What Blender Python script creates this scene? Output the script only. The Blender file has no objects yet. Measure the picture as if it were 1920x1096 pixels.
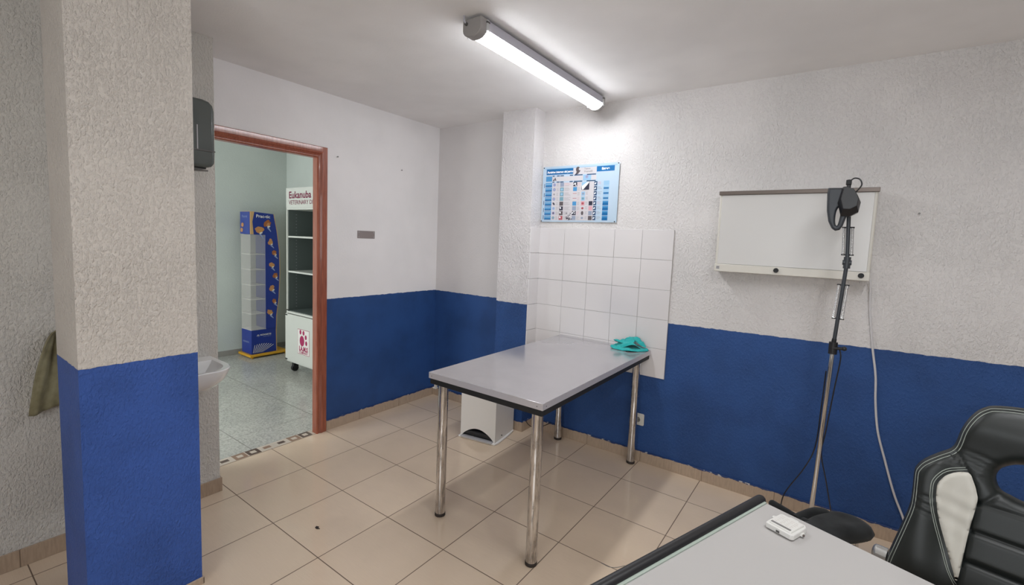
import bpy, math, random
import numpy as np
from mathutils import Vector, Matrix, noise as mnoise
random.seed(4)
SC = bpy.context.scene
COL = SC.collection
PI = math.pi

# ------------------------------------------------------------------ camera
CAM = Vector((3.08747, -3.06555, 1.49996))
_y, _p, _r = [math.radians(a) for a in (35.5731, 5.0938, 2.3640)]
_f = Vector((-math.sin(_y)*math.cos(_p), math.cos(_y)*math.cos(_p), -math.sin(_p)))
_rt = Vector((math.cos(_y), math.sin(_y), 0)); _up = _rt.cross(_f)
_R = math.cos(_r)*_rt + math.sin(_r)*_up
_U = -math.sin(_r)*_rt + math.cos(_r)*_up
cd = bpy.data.cameras.new('camera'); cam = bpy.data.objects.new('camera', cd); COL.objects.link(cam)
cam.matrix_world = Matrix(((_R.x, _U.x, -_f.x, CAM.x), (_R.y, _U.y, -_f.y, CAM.y), (_R.z, _U.z, -_f.z, CAM.z), (0, 0, 0, 1)))
cd.sensor_width = 36; cd.lens = 856.77/1920*36; cd.shift_y = -20/1920; cd.clip_start = 0.02
SC.camera = cam

# ------------------------------------------------------------------ light set-up
SC.view_settings.view_transform = 'Standard'; SC.view_settings.look = 'None'
SC.view_settings.gamma = 1; SC.view_settings.use_curve_mapping = False
SC.view_settings.exposure = 0.07
LAMP1 = 34.0       # emission of the tube lamp in view
LAMP2 = 38.0       # the second tube lamp, above the desk, out of the frame
Y0_ = -4.9
DAY = 74.0        # daylight through the shop window of the next room
w = bpy.data.worlds.new('world'); SC.world = w; w.use_nodes = True
bg = w.node_tree.nodes['Background']; bg.inputs[0].default_value = (0.78, 0.88, 0.95, 1); bg.inputs[1].default_value = 0.6
wl = bpy.data.lights.new('window_daylight', 'AREA'); wl.shape = 'RECTANGLE'; wl.size = 1.9; wl.size_y = 1.7
wl.energy = DAY; wl.color = (0.97, 1.0, 0.985)
wlo = bpy.data.objects.new('window_daylight', wl); COL.objects.link(wlo)
wlo.location = (-1.45, -4.32, 1.25); wlo.rotation_euler = (math.radians(90), 0, 0)

wl2 = bpy.data.lights.new('rear_fill_light', 'AREA'); wl2.shape = 'RECTANGLE'; wl2.size = 2.6; wl2.size_y = 1.2  # soft fill light added behind the camera, outside an invented window opening
wl2.energy = 42.0; wl2.color = (0.95, 0.98, 1.0)
wlo2 = bpy.data.objects.new('rear_fill_light', wl2); COL.objects.link(wlo2)
wlo2.location = (3.3, Y0_-.14, 1.6); wlo2.rotation_euler = (math.radians(90), 0, 0)

# ------------------------------------------------------------------ materials
def lin(c):
    return tuple((x/255/12.92) if x/255 <= .04045 else ((x/255+.055)/1.055)**2.4 for x in c)
class Mat:
    def __init__(s, name, col=(200, 200, 200), rough=.6, metal=0, spec=None, alpha=None, trans=None, emit=None, coat=None, sheen=None):
        s.m = bpy.data.materials.new(name); s.m.use_nodes = True; s.t = s.m.node_tree
        s.b = s.t.nodes['Principled BSDF']
        s.b.inputs['Base Color'].default_value = (*lin(col), 1)
        s.b.inputs['Roughness'].default_value = rough; s.b.inputs['Metallic'].default_value = metal
        if spec is not None: s.b.inputs['Specular IOR Level'].default_value = spec
        if alpha is not None: s.b.inputs['Alpha'].default_value = alpha
        if trans is not None: s.b.inputs['Transmission Weight'].default_value = trans
        if coat is not None: s.b.inputs['Coat Weight'].default_value = coat; s.b.inputs['Coat Roughness'].default_value = .06
        if sheen is not None: s.b.inputs['Sheen Weight'].default_value = sheen
        if emit is not None:
            s.b.inputs['Emission Color'].default_value = (*emit[:3], 1); s.b.inputs['Emission Strength'].default_value = emit[3]
    def n(s, typ, **kw):
        nd = s.t.nodes.new(typ)
        for k, v in kw.items():
            if k.startswith('i_'):
                key = k[2:]; key = int(key) if key.isdigit() else key.replace('_', ' ')
                if isinstance(v, bpy.types.NodeSocket): s.t.links.new(v, nd.inputs[key])
                else: nd.inputs[key].default_value = v
            else: setattr(nd, k, v)
        return nd
    def math(s, op, a, b=0.0, c=0.0, clamp=False):
        return s.n('ShaderNodeMath', operation=op, use_clamp=clamp, i_0=a, i_1=b, i_2=c).outputs[0]
    def pos(s):
        if not hasattr(s, '_p'):
            s._p = s.n('ShaderNodeNewGeometry').outputs['Position']
            x = s.n('ShaderNodeSeparateXYZ', i_0=s._p); s.x, s.y, s.z = x.outputs
        return s._p
    def scaled(s, v, vec):
        return s.n('ShaderNodeVectorMath', operation='MULTIPLY', i_0=v, i_1=vec).outputs[0]
    def noise(s, v, scale, detail=3, rough=.55, dist=0):
        return s.n('ShaderNodeTexNoise', i_Vector=v, i_Scale=scale, i_Detail=detail, i_Roughness=rough, i_Distortion=dist).outputs['Fac']
    def ramp(s, v, a, b, lo=0.0, hi=1.0, smooth=True):
        return s.n('ShaderNodeMapRange', interpolation_type='SMOOTHSTEP' if smooth else 'LINEAR', i_0=v, i_1=a, i_2=b, i_3=lo, i_4=hi).outputs[0]
    def mix(s, f, a, b, mode='MIX'):
        nd = s.t.nodes.new('ShaderNodeMix'); nd.data_type = 'RGBA'; nd.blend_type = mode
        for i, v in ((0, f), (6, a), (7, b)):
            if isinstance(v, bpy.types.NodeSocket): s.t.links.new(v, nd.inputs[i])
            elif i == 0: nd.inputs[0].default_value = v
            else: nd.inputs[i].default_value = (*lin(v), 1)
        return nd.outputs[2]
    def set(s, key, v): s.t.links.new(v, s.b.inputs[key])
    def bump(s, h, strength, dist, prev=None):
        nd = s.n('ShaderNodeBump', i_Height=h, i_Strength=strength, i_Distance=dist)
        if prev is not None: s.t.links.new(prev, nd.inputs['Normal'])
        s.set('Normal', nd.outputs[0]); return nd.outputs[0]

WHITE = (232, 228, 229); BLUE = (50, 84, 142)
def plaster(name, col=WHITE, tex=1.0, blue=None, slope=0.0, xref=0.0, bluecol=BLUE, xmin=None, smear=True, warm=None):
    """painted plaster: drip-like relief of strength tex; below z=blue a coat of blue paint"""
    s = Mat(name, col, .75, spec=.25); p = s.pos()
    big = s.noise(p, 1.3, 3); mott = s.noise(p, 9, 4)
    c = s.mix(s.ramp(big, .3, .75), col, tuple(int(x*.955) for x in col))
    c = s.mix(s.ramp(mott, .45, .8, 0, .12), c, tuple(int(x*.93) for x in col))
    rel_v = s.scaled(p, (1, 1, .62))
    dist = s.n('ShaderNodeTexNoise', i_Vector=rel_v, i_Scale=20.0, i_Detail=2.0).outputs['Color']
    v2 = s.n('ShaderNodeVectorMath', operation='ADD', i_0=rel_v, i_1=s.scaled(dist, (.010, .010, .010))).outputs[0]
    blobs = s.ramp(s.noise(v2, 105, 3, .6), .38, .76)
    fine = s.noise(p, 170, 3)
    h = s.math('MULTIPLY_ADD', blobs, 1.0, s.math('MULTIPLY', fine, .40))
    zone = s.ramp(s.noise(p, 2.6, 2), .30, .62, .70, 1)
    h = s.math('MULTIPLY', h, zone)
    if blue is not None:
        edge = s.math('MULTIPLY_ADD', s.noise(p, 22, 3), .014, -.007)
        thr = s.math('ADD', s.math('MULTIPLY_ADD', s.math('SUBTRACT', s.x, xref), slope, blue), edge)
        msk = s.ramp(s.math('SUBTRACT', thr, s.z), -.0012, .0012)
        if xmin is not None: msk = s.math('MULTIPLY', msk, s.math('GREATER_THAN', s.x, xmin))
        bc = s.mix(s.ramp(s.noise(p, 3.5, 4), .35, .7), bluecol, tuple(int(x*.9) for x in bluecol))
        chips = s.math('MULTIPLY', s.ramp(s.noise(p, 34, 2), .745, .76), s.ramp(s.math('ADD', s.z, s.math('MULTIPLY', s.noise(p, 5, 2), .1)), .17, .12))
        bc = s.mix(chips, bc, (205, 205, 210))
        c = s.mix(msk, c, bc)
        h = s.math('MULTIPLY', h, s.ramp(msk, 0, 1, 1, .62))
        s.set('Roughness', s.ramp(msk, 0, 1, .78, .5))
    s.set('Base Color', c)
    s.bump(h, min(1, .75*tex), .0045*max(1, tex))
    return s.m

M = {}
M['wall_smooth'] = plaster('smooth painted wall', tex=.16, blue=1.012, xmin=-.03, col=(246, 243, 244))
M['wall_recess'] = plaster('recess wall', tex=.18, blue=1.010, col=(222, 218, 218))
M['wall_rough'] = plaster('dripped plaster', col=(226, 222, 221), tex=1.05, blue=1.0, slope=.0135, xref=2.4)
M['column'] = plaster('dripped plaster column', tex=1.25, blue=1.015)
M['pillar'] = plaster('dripped plaster pillar', tex=1.2, blue=1.0, bluecol=(64, 98, 176), col=(220, 213, 206))
M['wall_plain'] = plaster('dripped plaster white', tex=1.15, col=(222, 218, 212))
M['annex'] = plaster('pale greenish wall', tex=.25, col=(205, 212, 207))
M['ceiling'] = plaster('ceiling paint', tex=.10, col=(250, 248, 248))

def tilemat(name, base, base2, grout, a, b, x0, y0, gw=.0022, rough=.12, streak=True, terrazzo=False):
    s = Mat(name, base, rough); p = s.pos()
    fx = s.math('DIVIDE', s.math('SUBTRACT', s.x, x0), a); fy = s.math('DIVIDE', s.math('SUBTRACT', s.y, y0), b)
    def line(f, L):
        d = s.math('ABSOLUTE', s.math('SUBTRACT', s.math('FRACT', f), .5))
        return s.ramp(d, .5-gw*1.5/L, .5-gw*.5/L)
    g = s.math('MAXIMUM', line(fx, a), line(fy, b))
    idv = s.n('ShaderNodeCombineXYZ', i_0=s.math('FLOOR', fx), i_1=s.math('FLOOR', fy)).outputs[0]
    wn = s.n('ShaderNodeTexWhiteNoise', i_Vector=idv).outputs['Value']
    c = s.mix(s.ramp(wn, 0, 1, 0, .5, False), base, base2)
    if streak:
        st = s.noise(s.scaled(p, (3, 120, 1)), 3.2, 3, .6)
        c = s.mix(s.ramp(st, .3, .75, 0, .55), c, base2)
        cl = s.noise(p, 2.2, 3); c = s.mix(s.ramp(cl, .4, .75, 0, .35), c, tuple(int(q*.93) for q in base2))
    if terrazzo:
        vz = s.n('ShaderNodeTexVoronoi', i_Vector=p, i_Scale=95.0); sp = s.n('ShaderNodeSeparateXYZ', i_0=vz.outputs['Color']).outputs[0]
        c = s.mix(s.ramp(sp, .62, .75, 0, .32), c, (128, 128, 122)); c = s.mix(s.ramp(sp, .3, .2, 0, .3), c, (222, 220, 212))
        c = s.mix(s.ramp(s.noise(p, 1.8, 4), .4, .7, 0, .35), c, (150, 152, 148))
    c = s.mix(g, c, grout); s.set('Base Color', c)
    s.set('Roughness', s.ramp(g, 0, 1, rough, .8))
    s.bump(s.math('SUBTRACT', s.math('MULTIPLY', s.noise(p, 6, 2), .02), g), .35, .0015)
    return s
M['floor'] = tilemat('beige floor tiles', (228, 207, 183), (217, 195, 171), (112, 92, 78), .41, .404, .0052, -.318+.404*20, rough=.08).m
M['terrazzo'] = tilemat('grey terrazzo', (190, 190, 183), (184, 184, 178), (140, 138, 132), .60, .60, -.36, -1.62, gw=.003, rough=.2, streak=False, terrazzo=True).m

def skirtmat(name, base, joint, paint):
    s = Mat(name, base, .35); p = s.pos()
    q = s.math('ADD', s.x, s.y); f = s.math('FRACT', s.math('DIVIDE', s.math('ADD', q, 8.2-.0052), .41))
    d = s.math('ABSOLUTE', s.math('SUBTRACT', f, .5)); g = s.ramp(d, .492, .498)
    c = s.mix(s.ramp(s.noise(s.scaled(p, (60, 60, 8)), 2.0, 3), .3, .7), base, tuple(int(v*.93) for v in base))
    c = s.mix(g, c, joint)
    if paint:
        e = s.math('MULTIPLY_ADD', s.noise(p, 18, 4), .030, .0585)
        m = s.ramp(s.math('SUBTRACT', s.z, e), 0, .001)
        c = s.mix(m, c, (40, 62, 112))
        c = s.mix(s.math('MULTIPLY', m, s.ramp(s.noise(p, 30, 3), .60, .63)), c, (196, 192, 190))
    s.set('Base Color', c); return s.m
M['skirt'] = skirtmat('beige skirting tile', (190, 168, 147), (138, 118, 100), True)
M['skirt_plain'] = skirtmat('beige skirting tile plain', (182, 160, 138), (120, 102, 86), False)
M['skirt_grey'] = Mat('grey terrazzo skirting', (150, 148, 142), .4).m

def woodmat():
    s = Mat('red brown varnished wood', (140, 74, 52), .3, coat=.3); p = s.pos()
    g = s.noise(s.scaled(p, (40, 40, 2.5)), 3.0, 4, .6, .4)
    c = s.mix(s.ramp(g, .3, .72), (168, 94, 70), (136, 68, 46))
    c = s.mix(s.ramp(s.noise(p, 40, 2), .76, .79, 0, .8), c, (190, 140, 118))
    s.set('Base Color', c); return s.m
M['wood'] = woodmat()

def steel(name, col, rough, aniso=0.0, sc=(4, 300, 4), bump=.02):
    s = Mat(name, col, rough, 1.0); p = s.pos()
    s.set('Roughness', s.ramp(s.noise(p, 6, 4), .3, .7, rough*.8, rough*1.35))
    if bump: s.bump(s.noise(s.scaled(p, sc), 1.0, 3), bump, .001)
    return s.m
M['steel_top'] = None
def tabletop():
    s = Mat('brushed steel sheet', (196, 193, 196), .15, .55); p = s.pos()
    s.set('Base Color', s.mix(s.ramp(s.noise(p, 3, 4), .35, .7), (198, 195, 198), (190, 187, 191)))
    return s.m
M['steel_top'] = tabletop()
M['steel_edge'] = Mat('steel edge', (206, 202, 206), .3, .25).m
def chromemat():
    s = Mat('worn chrome', (200, 196, 192), .14, 1.0); p = s.pos()
    n = s.noise(s.scaled(p, (30, 30, 5)), 1.6, 5, .65)
    s.set('Base Color', s.mix(s.ramp(n, .42, .62), (218, 216, 216), (168, 163, 160)))
    s.set('Roughness', s.ramp(n, .4, .62, .10, .30)); return s.m
M['chrome_worn'] = chromemat()
M['chrome'] = Mat('chrome', (210, 208, 206), .1, 1.0).m
M['spring'] = Mat('spring steel', (215, 215, 215), .25, .8).m
M['silver'] = Mat('silver plastic', (190, 190, 188), .25, .7).m
M['black'] = Mat('black plastic', (30, 30, 33), .38).m
M['blackm'] = Mat('matte black', (26, 27, 30), .6).m
M['lampblack'] = Mat('charcoal lamp shell', (52, 56, 62), .42).m
M['rubber'] = Mat('dark rubber', (48, 40, 36), .7).m
M['white'] = Mat('white plastic', (226, 224, 220), .35).m
M['ivory'] = Mat('ivory plastic', (216, 212, 203), .4).m
M['binwhite'] = Mat('white enamel', (238, 234, 230), .3).m
M['ceramic'] = Mat('white glazed ceramic', (232, 232, 232), .08, coat=.6).m
M['grey'] = Mat('grey plastic', (128, 126, 124), .45).m
M['ltgrey'] = Mat('light grey plastic', (178, 176, 180), .45).m
M['darkgrey'] = Mat('dark grey plastic', (84, 82, 80), .5).m
M['cord'] = Mat('white cable', (206, 204, 206), .45).m
M['screen'] = Mat('milky acrylic', (212, 210, 208), .3).m
M['alu'] = Mat('aluminium', (112, 102, 96), .4, .6).m
M['plate'] = Mat('brushed name plate', (158, 148, 146), .4, .6).m
M['walltile'] = None
def wtile():
    s = Mat('glazed white tile', (226, 222, 222), .1, coat=.3); p = s.pos()
    s.set('Base Color', s.mix(s.ramp(s.noise(p, 1.6, 2), .3, .7), (228, 224, 224), (220, 216, 217)))
    return s.m
M['walltile'] = wtile()
M['grout'] = Mat('pale grout', (184, 180, 178), .9).m
M['diffuser'] = Mat('lit diffuser', (255, 255, 255), .4, emit=(0.95, 0.975, 1.0, LAMP1)).m
M['diffuser2'] = Mat('lit diffuser warm', (255, 255, 255), .4, emit=(0.96, 0.98, 1.0, LAMP2)).m
M['lamp_body'] = Mat('lamp housing', (176, 174, 184), .4).m
M['lamp_cap'] = Mat('grey lamp cap', (150, 146, 144), .5).m
M['clear'] = Mat('clear clip', (205, 205, 205), .2, alpha=.75).m
M['smoke'] = Mat('smoked plastic', (88, 94, 92), .18, alpha=.82).m
M['paper'] = Mat('paper roll', (196, 190, 182), .8).m
def leather(name, col, rough, sc=260, st=.12):
    s = Mat(name, col, rough); p = s.pos()
    v = s.n('ShaderNodeTexVoronoi', feature='DISTANCE_TO_EDGE', i_Vector=p, i_Scale=float(sc)).outputs['Distance']
    s.bump(v, st, .0008); return s.m
M['leather'] = leather('black imitation leather', (28, 32, 31), .46)
M['leather_white'] = leather('white imitation leather', (198, 194, 184), .5)
M['thread'] = Mat('pale stitching', (150, 156, 148), .7).m
def fabric(name, col, col2, sc=300):
    s = Mat(name, col, .9, spec=.2, sheen=.15); p = s.pos()
    s.set('Base Color', s.mix(s.ramp(s.noise(p, 12, 4), .35, .7), col, col2))
    s.bump(s.noise(p, sc, 2), .3, .001); return s.m
M['stoolfab'] = fabric('black worn upholstery', (44, 46, 47), (28, 30, 31))
M['cloth'] = fabric('turquoise cloth', (52, 178, 176), (40, 160, 160))
M['towel'] = fabric('olive towel', (150, 144, 116), (122, 114, 86), 160)
M['laminate'] = Mat('white laminate', (188, 185, 183), .32).m
M['bevelstrip'] = Mat('greenish edge strip', (176, 188, 178), .2).m
M['sw_label'] = Mat('printed relief', (206, 198, 192), .6).m
# print colours
def flat(name, c, r=.35): return Mat(name, c, r).m
PR = {k: flat('print '+k, v) for k, v in dict(sheet=(184, 204, 222), paper=(206, 202, 206), deep=(20, 104, 164), mid=(76, 146, 198), pale=(150, 190, 220), navy=(40, 74, 112),
     white=(244, 246, 250), dark=(52, 52, 70), grey=(148, 158, 180), lilac=(160, 160, 205), pink=(214, 160, 170), red=(176, 84, 92), txt=(150, 146, 150), brown=(92, 84, 88), teal=(120, 160, 176)).items()}
PK = {k: flat('display '+k, v, .4) for k, v in dict(blue=(28, 52, 138), blue2=(54, 72, 150), orange=(206, 150, 84), tan=(206, 168, 118), white=(232, 230, 226), fur=(166, 98, 50), fur2=(198, 140, 92),
     pale=(150, 164, 206), yellow=(214, 160, 40), magenta=(168, 38, 92), maroon=(120, 24, 66)).items()}
M['cabwhite'] = Mat('white cabinet sheet metal', (206, 208, 202), .4).m
M['cabgrey'] = Mat('dark cabinet back', (96, 106, 104), .5).m
M['shelfclear'] = Mat('clear acrylic', (225, 222, 216), .12, alpha=.24).m
M['mos_dark'] = Mat('dark mosaic stone', (92, 74, 64), .3).m
M['mos_brown'] = Mat('brown mosaic stone', (150, 122, 102), .3).m
M['mos_light'] = Mat('pale mosaic stone', (206, 194, 180), .3).m
M['glass'] = Mat('window glass', (240, 250, 248), .02, trans=1.0).m

# ------------------------------------------------------------------ mesh builder
class MB:
    def __init__(s): s.v = []; s.f = []; s.mi = []; s.mats = []
    def _m(s, m):
        if m is None: m = s.mats[0] if s.mats else None
        if m not in s.mats: s.mats.append(m)
        return s.mats.index(m)
    def add(s, vs, fs, m=None, mx=None):
        o = len(s.v); k = s._m(m)
        for v in vs:
            v = Vector(v)
            s.v.append(mx @ v if mx is not None else v)
        for f in fs: s.f.append([o+i for i in f]); s.mi.append(k)
        return s
    def box(s, a, b, m=None, mx=None):
        x0, y0, z0 = a; x1, y1, z1 = b
        return s.add([(x0, y0, z0), (x1, y0, z0), (x1, y1, z0), (x0, y1, z0), (x0, y0, z1), (x1, y0, z1), (x1, y1, z1), (x0, y1, z1)],
                     [(0, 3, 2, 1), (4, 5, 6, 7), (0, 1, 5, 4), (1, 2, 6, 5), (2, 3, 7, 6), (3, 0, 4, 7)], m, mx)
    def cyl(s, p, q, r, m=None, n=20, r2=None, mx=None):
        p = Vector(p); q = Vector(q); r2 = r if r2 is None else r2
        d = (q-p).normalized(); a = d.orthogonal().normalized(); b = d.cross(a)
        vs = []
        for c, rr in ((p, r), (q, r2)):
            for i in range(n):
                t = 2*PI*i/n; vs.append(c+(a*math.cos(t)+b*math.sin(t))*rr)
        fs = [(i, (i+1) % n, n+(i+1) % n, n+i) for i in range(n)]+[tuple(range(n-1, -1, -1)), tuple(range(n, 2*n))]
        return s.add(vs, fs, m, mx)
    def lathe(s, c, prof, m=None, n=28, mx=None, sx=1, sy=1):
        vs = []; c = Vector(c)
        for r, z in prof:
            for i in range(n):
                t = 2*PI*i/n; vs.append(c+Vector((r*math.cos(t)*sx, r*math.sin(t)*sy, z)))
        fs = []
        for k in range(len(prof)-1):
            for i in range(n): fs.append((k*n+i, k*n+(i+1) % n, (k+1)*n+(i+1) % n, (k+1)*n+i))
        fs.append(tuple(range(n-1, -1, -1))); fs.append(tuple((len(prof)-1)*n+i for i in range(n)))
        return s.add(vs, fs, m, mx)
    def tube(s, pts, r, m=None, n=10, mx=None, sub=6, closed=False):
        P = [Vector(p) for p in pts]
        if sub > 1 and len(P) > 2:
            Q = []; N = len(P)
            for i in range(N if closed else N-1):
                p1 = P[i]; p2 = P[(i+1) % N]
                p0 = P[i-1] if (i > 0 or closed) else p1*2-p2
                p3 = P[(i+2) % N] if (i+2 < N or closed) else p2*2-p1
                for k in range(sub):
                    t = k/sub; t2 = t*t; t3 = t2*t
                    Q.append(.5*((2*p1)+(p2-p0)*t+(2*p0-5*p1+4*p2-p3)*t2+(3*p1-p0-3*p2+p3)*t3))
            if not closed: Q.append(P[-1])
            P = Q
        N = len(P); vs = []; a = None
        for i, p in enumerate(P):
            if closed: d = (P[(i+1) % N]-P[i-1])
            else: d = P[min(i+1, N-1)]-P[max(i-1, 0)]
            if d.length < 1e-9: d = Vector((0, 0, 1))
            d.normalize()
            if a is None: a = d.orthogonal().normalized()
            a = (a-d*a.dot(d)); a = a.normalized() if a.length > 1e-6 else d.orthogonal().normalized()
            b = d.cross(a)
            for k in range(n):
                t = 2*PI*k/n; vs.append(p+(a*math.cos(t)+b*math.sin(t))*r)
        fs = []
        for i in range(N if closed else N-1):
            j = (i+1) % N
            for k in range(n): fs.append((i*n+k, i*n+(k+1) % n, j*n+(k+1) % n, j*n+k))
        if not closed: fs += [tuple(range(n-1, -1, -1)), tuple((N-1)*n+k for k in range(n))]
        return s.add(vs, fs, m, mx)
    def prism(s, poly, z0, z1, m=None, mx=None):
        n = len(poly)
        vs = [(x, y, z0) for x, y in poly]+[(x, y, z1) for x, y in poly]
        fs = [(i, (i+1) % n, n+(i+1) % n, n+i) for i in range(n)]+[tuple(range(n-1, -1, -1)), tuple(range(n, 2*n))]
        return s.add(vs, fs, m, mx)
    def sphere(s, c, r, m=None, n=14, sc=(1, 1, 1), mx=None):
        prof = [(max(1e-4, math.sin(PI*k/n))*r, -math.cos(PI*k/n)*r*sc[2]) for k in range(n+1)]
        return s.lathe(c, prof, m, n*2, mx, sc[0], sc[1])
    def build(s, name, parent=None, bevel=0, seg=2, angle=35, loc=None, smooth=True, sub=0):
        me = bpy.data.meshes.new(name)
        off = Vector(loc) if loc is not None else Vector((0, 0, 0))
        me.from_pydata([v-off for v in s.v], [], s.f)
        for m in s.mats: me.materials.append(m)
        me.polygons.foreach_set('material_index', s.mi)
        me.update()
        import bmesh
        bm = bmesh.new(); bm.from_mesh(me); bmesh.ops.recalc_face_normals(bm, faces=bm.faces); bm.to_mesh(me); bm.free()
        if smooth:
            me.polygons.foreach_set('use_smooth', [True]*len(me.polygons)); me.set_sharp_from_angle(angle=math.radians(angle))
        o = bpy.data.objects.new(name, me); COL.objects.link(o); o.location = off
        if parent is not None: attach(o, parent)
        if bevel:
            b = o.modifiers.new('bevel', 'BEVEL'); b.width = bevel; b.segments = seg; b.limit_method = 'ANGLE'; b.angle_limit = math.radians(40); b.harden_normals = False
        if sub:
            b = o.modifiers.new('sub', 'SUBSURF'); b.levels = sub; b.render_levels = sub
        return o
def wloc(o):
    l = Vector(o.location); p = o.parent
    while p is not None: l += Vector(p.location); p = p.parent
    return l
def attach(o, parent):      # parents are never rotated, so world offsets simply add
    o.parent = parent; o.location = Vector(o.location)-wloc(parent)
def tag(o, label, cat, group=None):
    o['label'] = label; o['category'] = cat
    if group: o['group'] = group
    return o
def thing(name, label, cat, loc, group=None):
    o = bpy.data.objects.new(name, None); o.empty_display_size = .1; COL.objects.link(o); o.location = loc
    return tag(o, label, cat, group)
def struct(o, label=None):
    o['kind'] = 'structure'
    if label: o['label'] = label
    return o
def textmesh(mb, txt, size, m, mx, sx=1.0, align='LEFT', bold=0.0, shear=0.0):
    cu = bpy.data.curves.new('t', 'FONT'); cu.body = txt; cu.size = size; cu.align_x = align; cu.offset = bold; cu.shear = shear; cu.resolution_u = 3
    o = bpy.data.objects.new('t', cu); COL.objects.link(o)
    dg = bpy.context.evaluated_depsgraph_get(); dg.update()
    me = bpy.data.meshes.new_from_object(o.evaluated_get(dg))
    mb.add([(v.co.x*sx, v.co.y, 0) for v in me.vertices], [tuple(p.vertices) for p in me.polygons], m, mx)
    bpy.data.objects.remove(o); bpy.data.curves.remove(cu); bpy.data.meshes.remove(me)
def frame(o, x, y, z):      # matrix with columns x,y,z and origin o
    o, x, y, z = map(Vector, (o, x, y, z))
    return Matrix(((x.x, y.x, z.x, o.x), (x.y, y.y, z.y, o.y), (x.z, y.z, z.z, o.z), (0, 0, 0, 1)))

# ------------------------------------------------------------------ puffed panel from a 2-D outline with holes
def segdist(P, A, B):
    d = B-A; L = (d**2).sum()+1e-12
    t = np.clip(((P-A) @ d)/L, 0, 1)[:, None]
    q = A+t*d
    return np.hypot(*(P-q).T), q
def inside(P, poly):
    x, y = P[:, 0], P[:, 1]; r = np.zeros(len(P), bool); n = len(poly); j = n-1
    for i in range(n):
        xi, yi = poly[i]; xj, yj = poly[j]
        if yi != yj:
            c = ((yi > y) != (yj > y)) & (x < (xj-xi)*(y-yi)/(yj-yi)+xi); r ^= c
        j = i
    return r
def smoothpoly(pts, sub=5, closed=True):
    P = [np.array(p, float) for p in pts]; N = len(P); Q = []
    for i in range(N if closed else N-1):
        p0 = P[i-1] if (i > 0 or closed) else P[i]; p1 = P[i]; p2 = P[(i+1) % N]; p3 = P[(i+2) % N] if (i+2 < N or closed) else p2
        for k in range(sub):
            t = k/sub
            Q.append(.5*((2*p1)+(p2-p0)*t+(2*p0-5*p1+4*p2-p3)*t*t+(3*p1-p0-3*p2+p3)*t**3))
    if not closed: Q.append(P[-1])
    return Q
def puff(mb, polys, step, top, bot, m, mx, r=.04, hfun=None):
    """polys[0] is the outline, the rest are holes; top/bot = thickness either side, r = rounding width"""
    A = np.array(polys[0]); lo = A.min(0)-step*1.5; hi = A.max(0)+step*1.5
    nx = int((hi[0]-lo[0])/step)+2; ny = int((hi[1]-lo[1])/step)+2
    X, Y = np.meshgrid(lo[0]+np.arange(nx)*step, lo[1]+np.arange(ny)*step, indexing='ij')
    P = np.stack([X.ravel(), Y.ravel()], 1)
    ins = inside(P, [tuple(p) for p in polys[0]])
    for h in polys[1:]: ins &= ~inside(P, [tuple(p) for p in h])
    D = np.full(len(P), 1e9); Q = P.copy()
    for pl in polys:
        for i in range(len(pl)):
            d, q = segdist(P, np.array(pl[i], float), np.array(pl[(i+1) % len(pl)], float))
            k = d < D; D[k] = d[k]; Q[k] = q[k]
    cells = []
    idx = lambda i, j: i*ny+j
    for i in range(nx-1):
        for j in range(ny-1):
            c = [idx(i, j), idx(i+1, j), idx(i+1, j+1), idx(i, j+1)]
            k = int(ins[c].sum())
            if k >= 3 or (k == 2 and D[[q for q in c if not ins[q]]].max() < step*.75): cells.append(c)
    used = sorted({q for c in cells for q in c})
    bd = {}
    # boundary vertices = outside ones, plus inside ones closer than a third of a step
    cnt = {}
    for c in cells:
        for a in range(4):
            e = tuple(sorted((c[a], c[(a+1) % 4]))); cnt[e] = cnt.get(e, 0)+1
    bset = {q for e, k in cnt.items() if k == 1 for q in e}
    vs = []; ti = {}; bi = {}
    for q in used:
        onb = q in bset
        x, y = (Q[q] if onb else P[q])
        d = 0.0 if onb else D[q]
        prof = math.sqrt(max(0, 1-(1-min(d/r, 1))**2))
        e = hfun(x, y, d) if hfun else 0.0
        if onb:
            ti[q] = bi[q] = len(vs); vs.append((x, y, 0.0))
        else:
            ti[q] = len(vs); vs.append((x, y, top*prof+e*min(1, d/(r*.6))))
            bi[q] = len(vs); vs.append((x, y, -bot*prof))
    fs = [tuple(ti[q] for q in c) for c in cells]+[tuple(bi[q] for q in reversed(c)) for c in cells]
    mb.add(vs, fs, m, mx)
    return mb
def creases(lines):
    """lines: (points, width, depth) -> height function"""
    L = [(np.array(p, float), w_, d_) for p, w_, d_ in lines]
    def f(x, y, d):
        e = 0.0; P = np.array([[x, y]])
        for pts, w_, dep in L:
            m_ = min(segdist(P, pts[i], pts[i+1])[0][0] for i in range(len(pts)-1))
            if m_ < w_*3: e -= dep*math.exp(-(m_/w_)**2)
        return e
    return f

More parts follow.
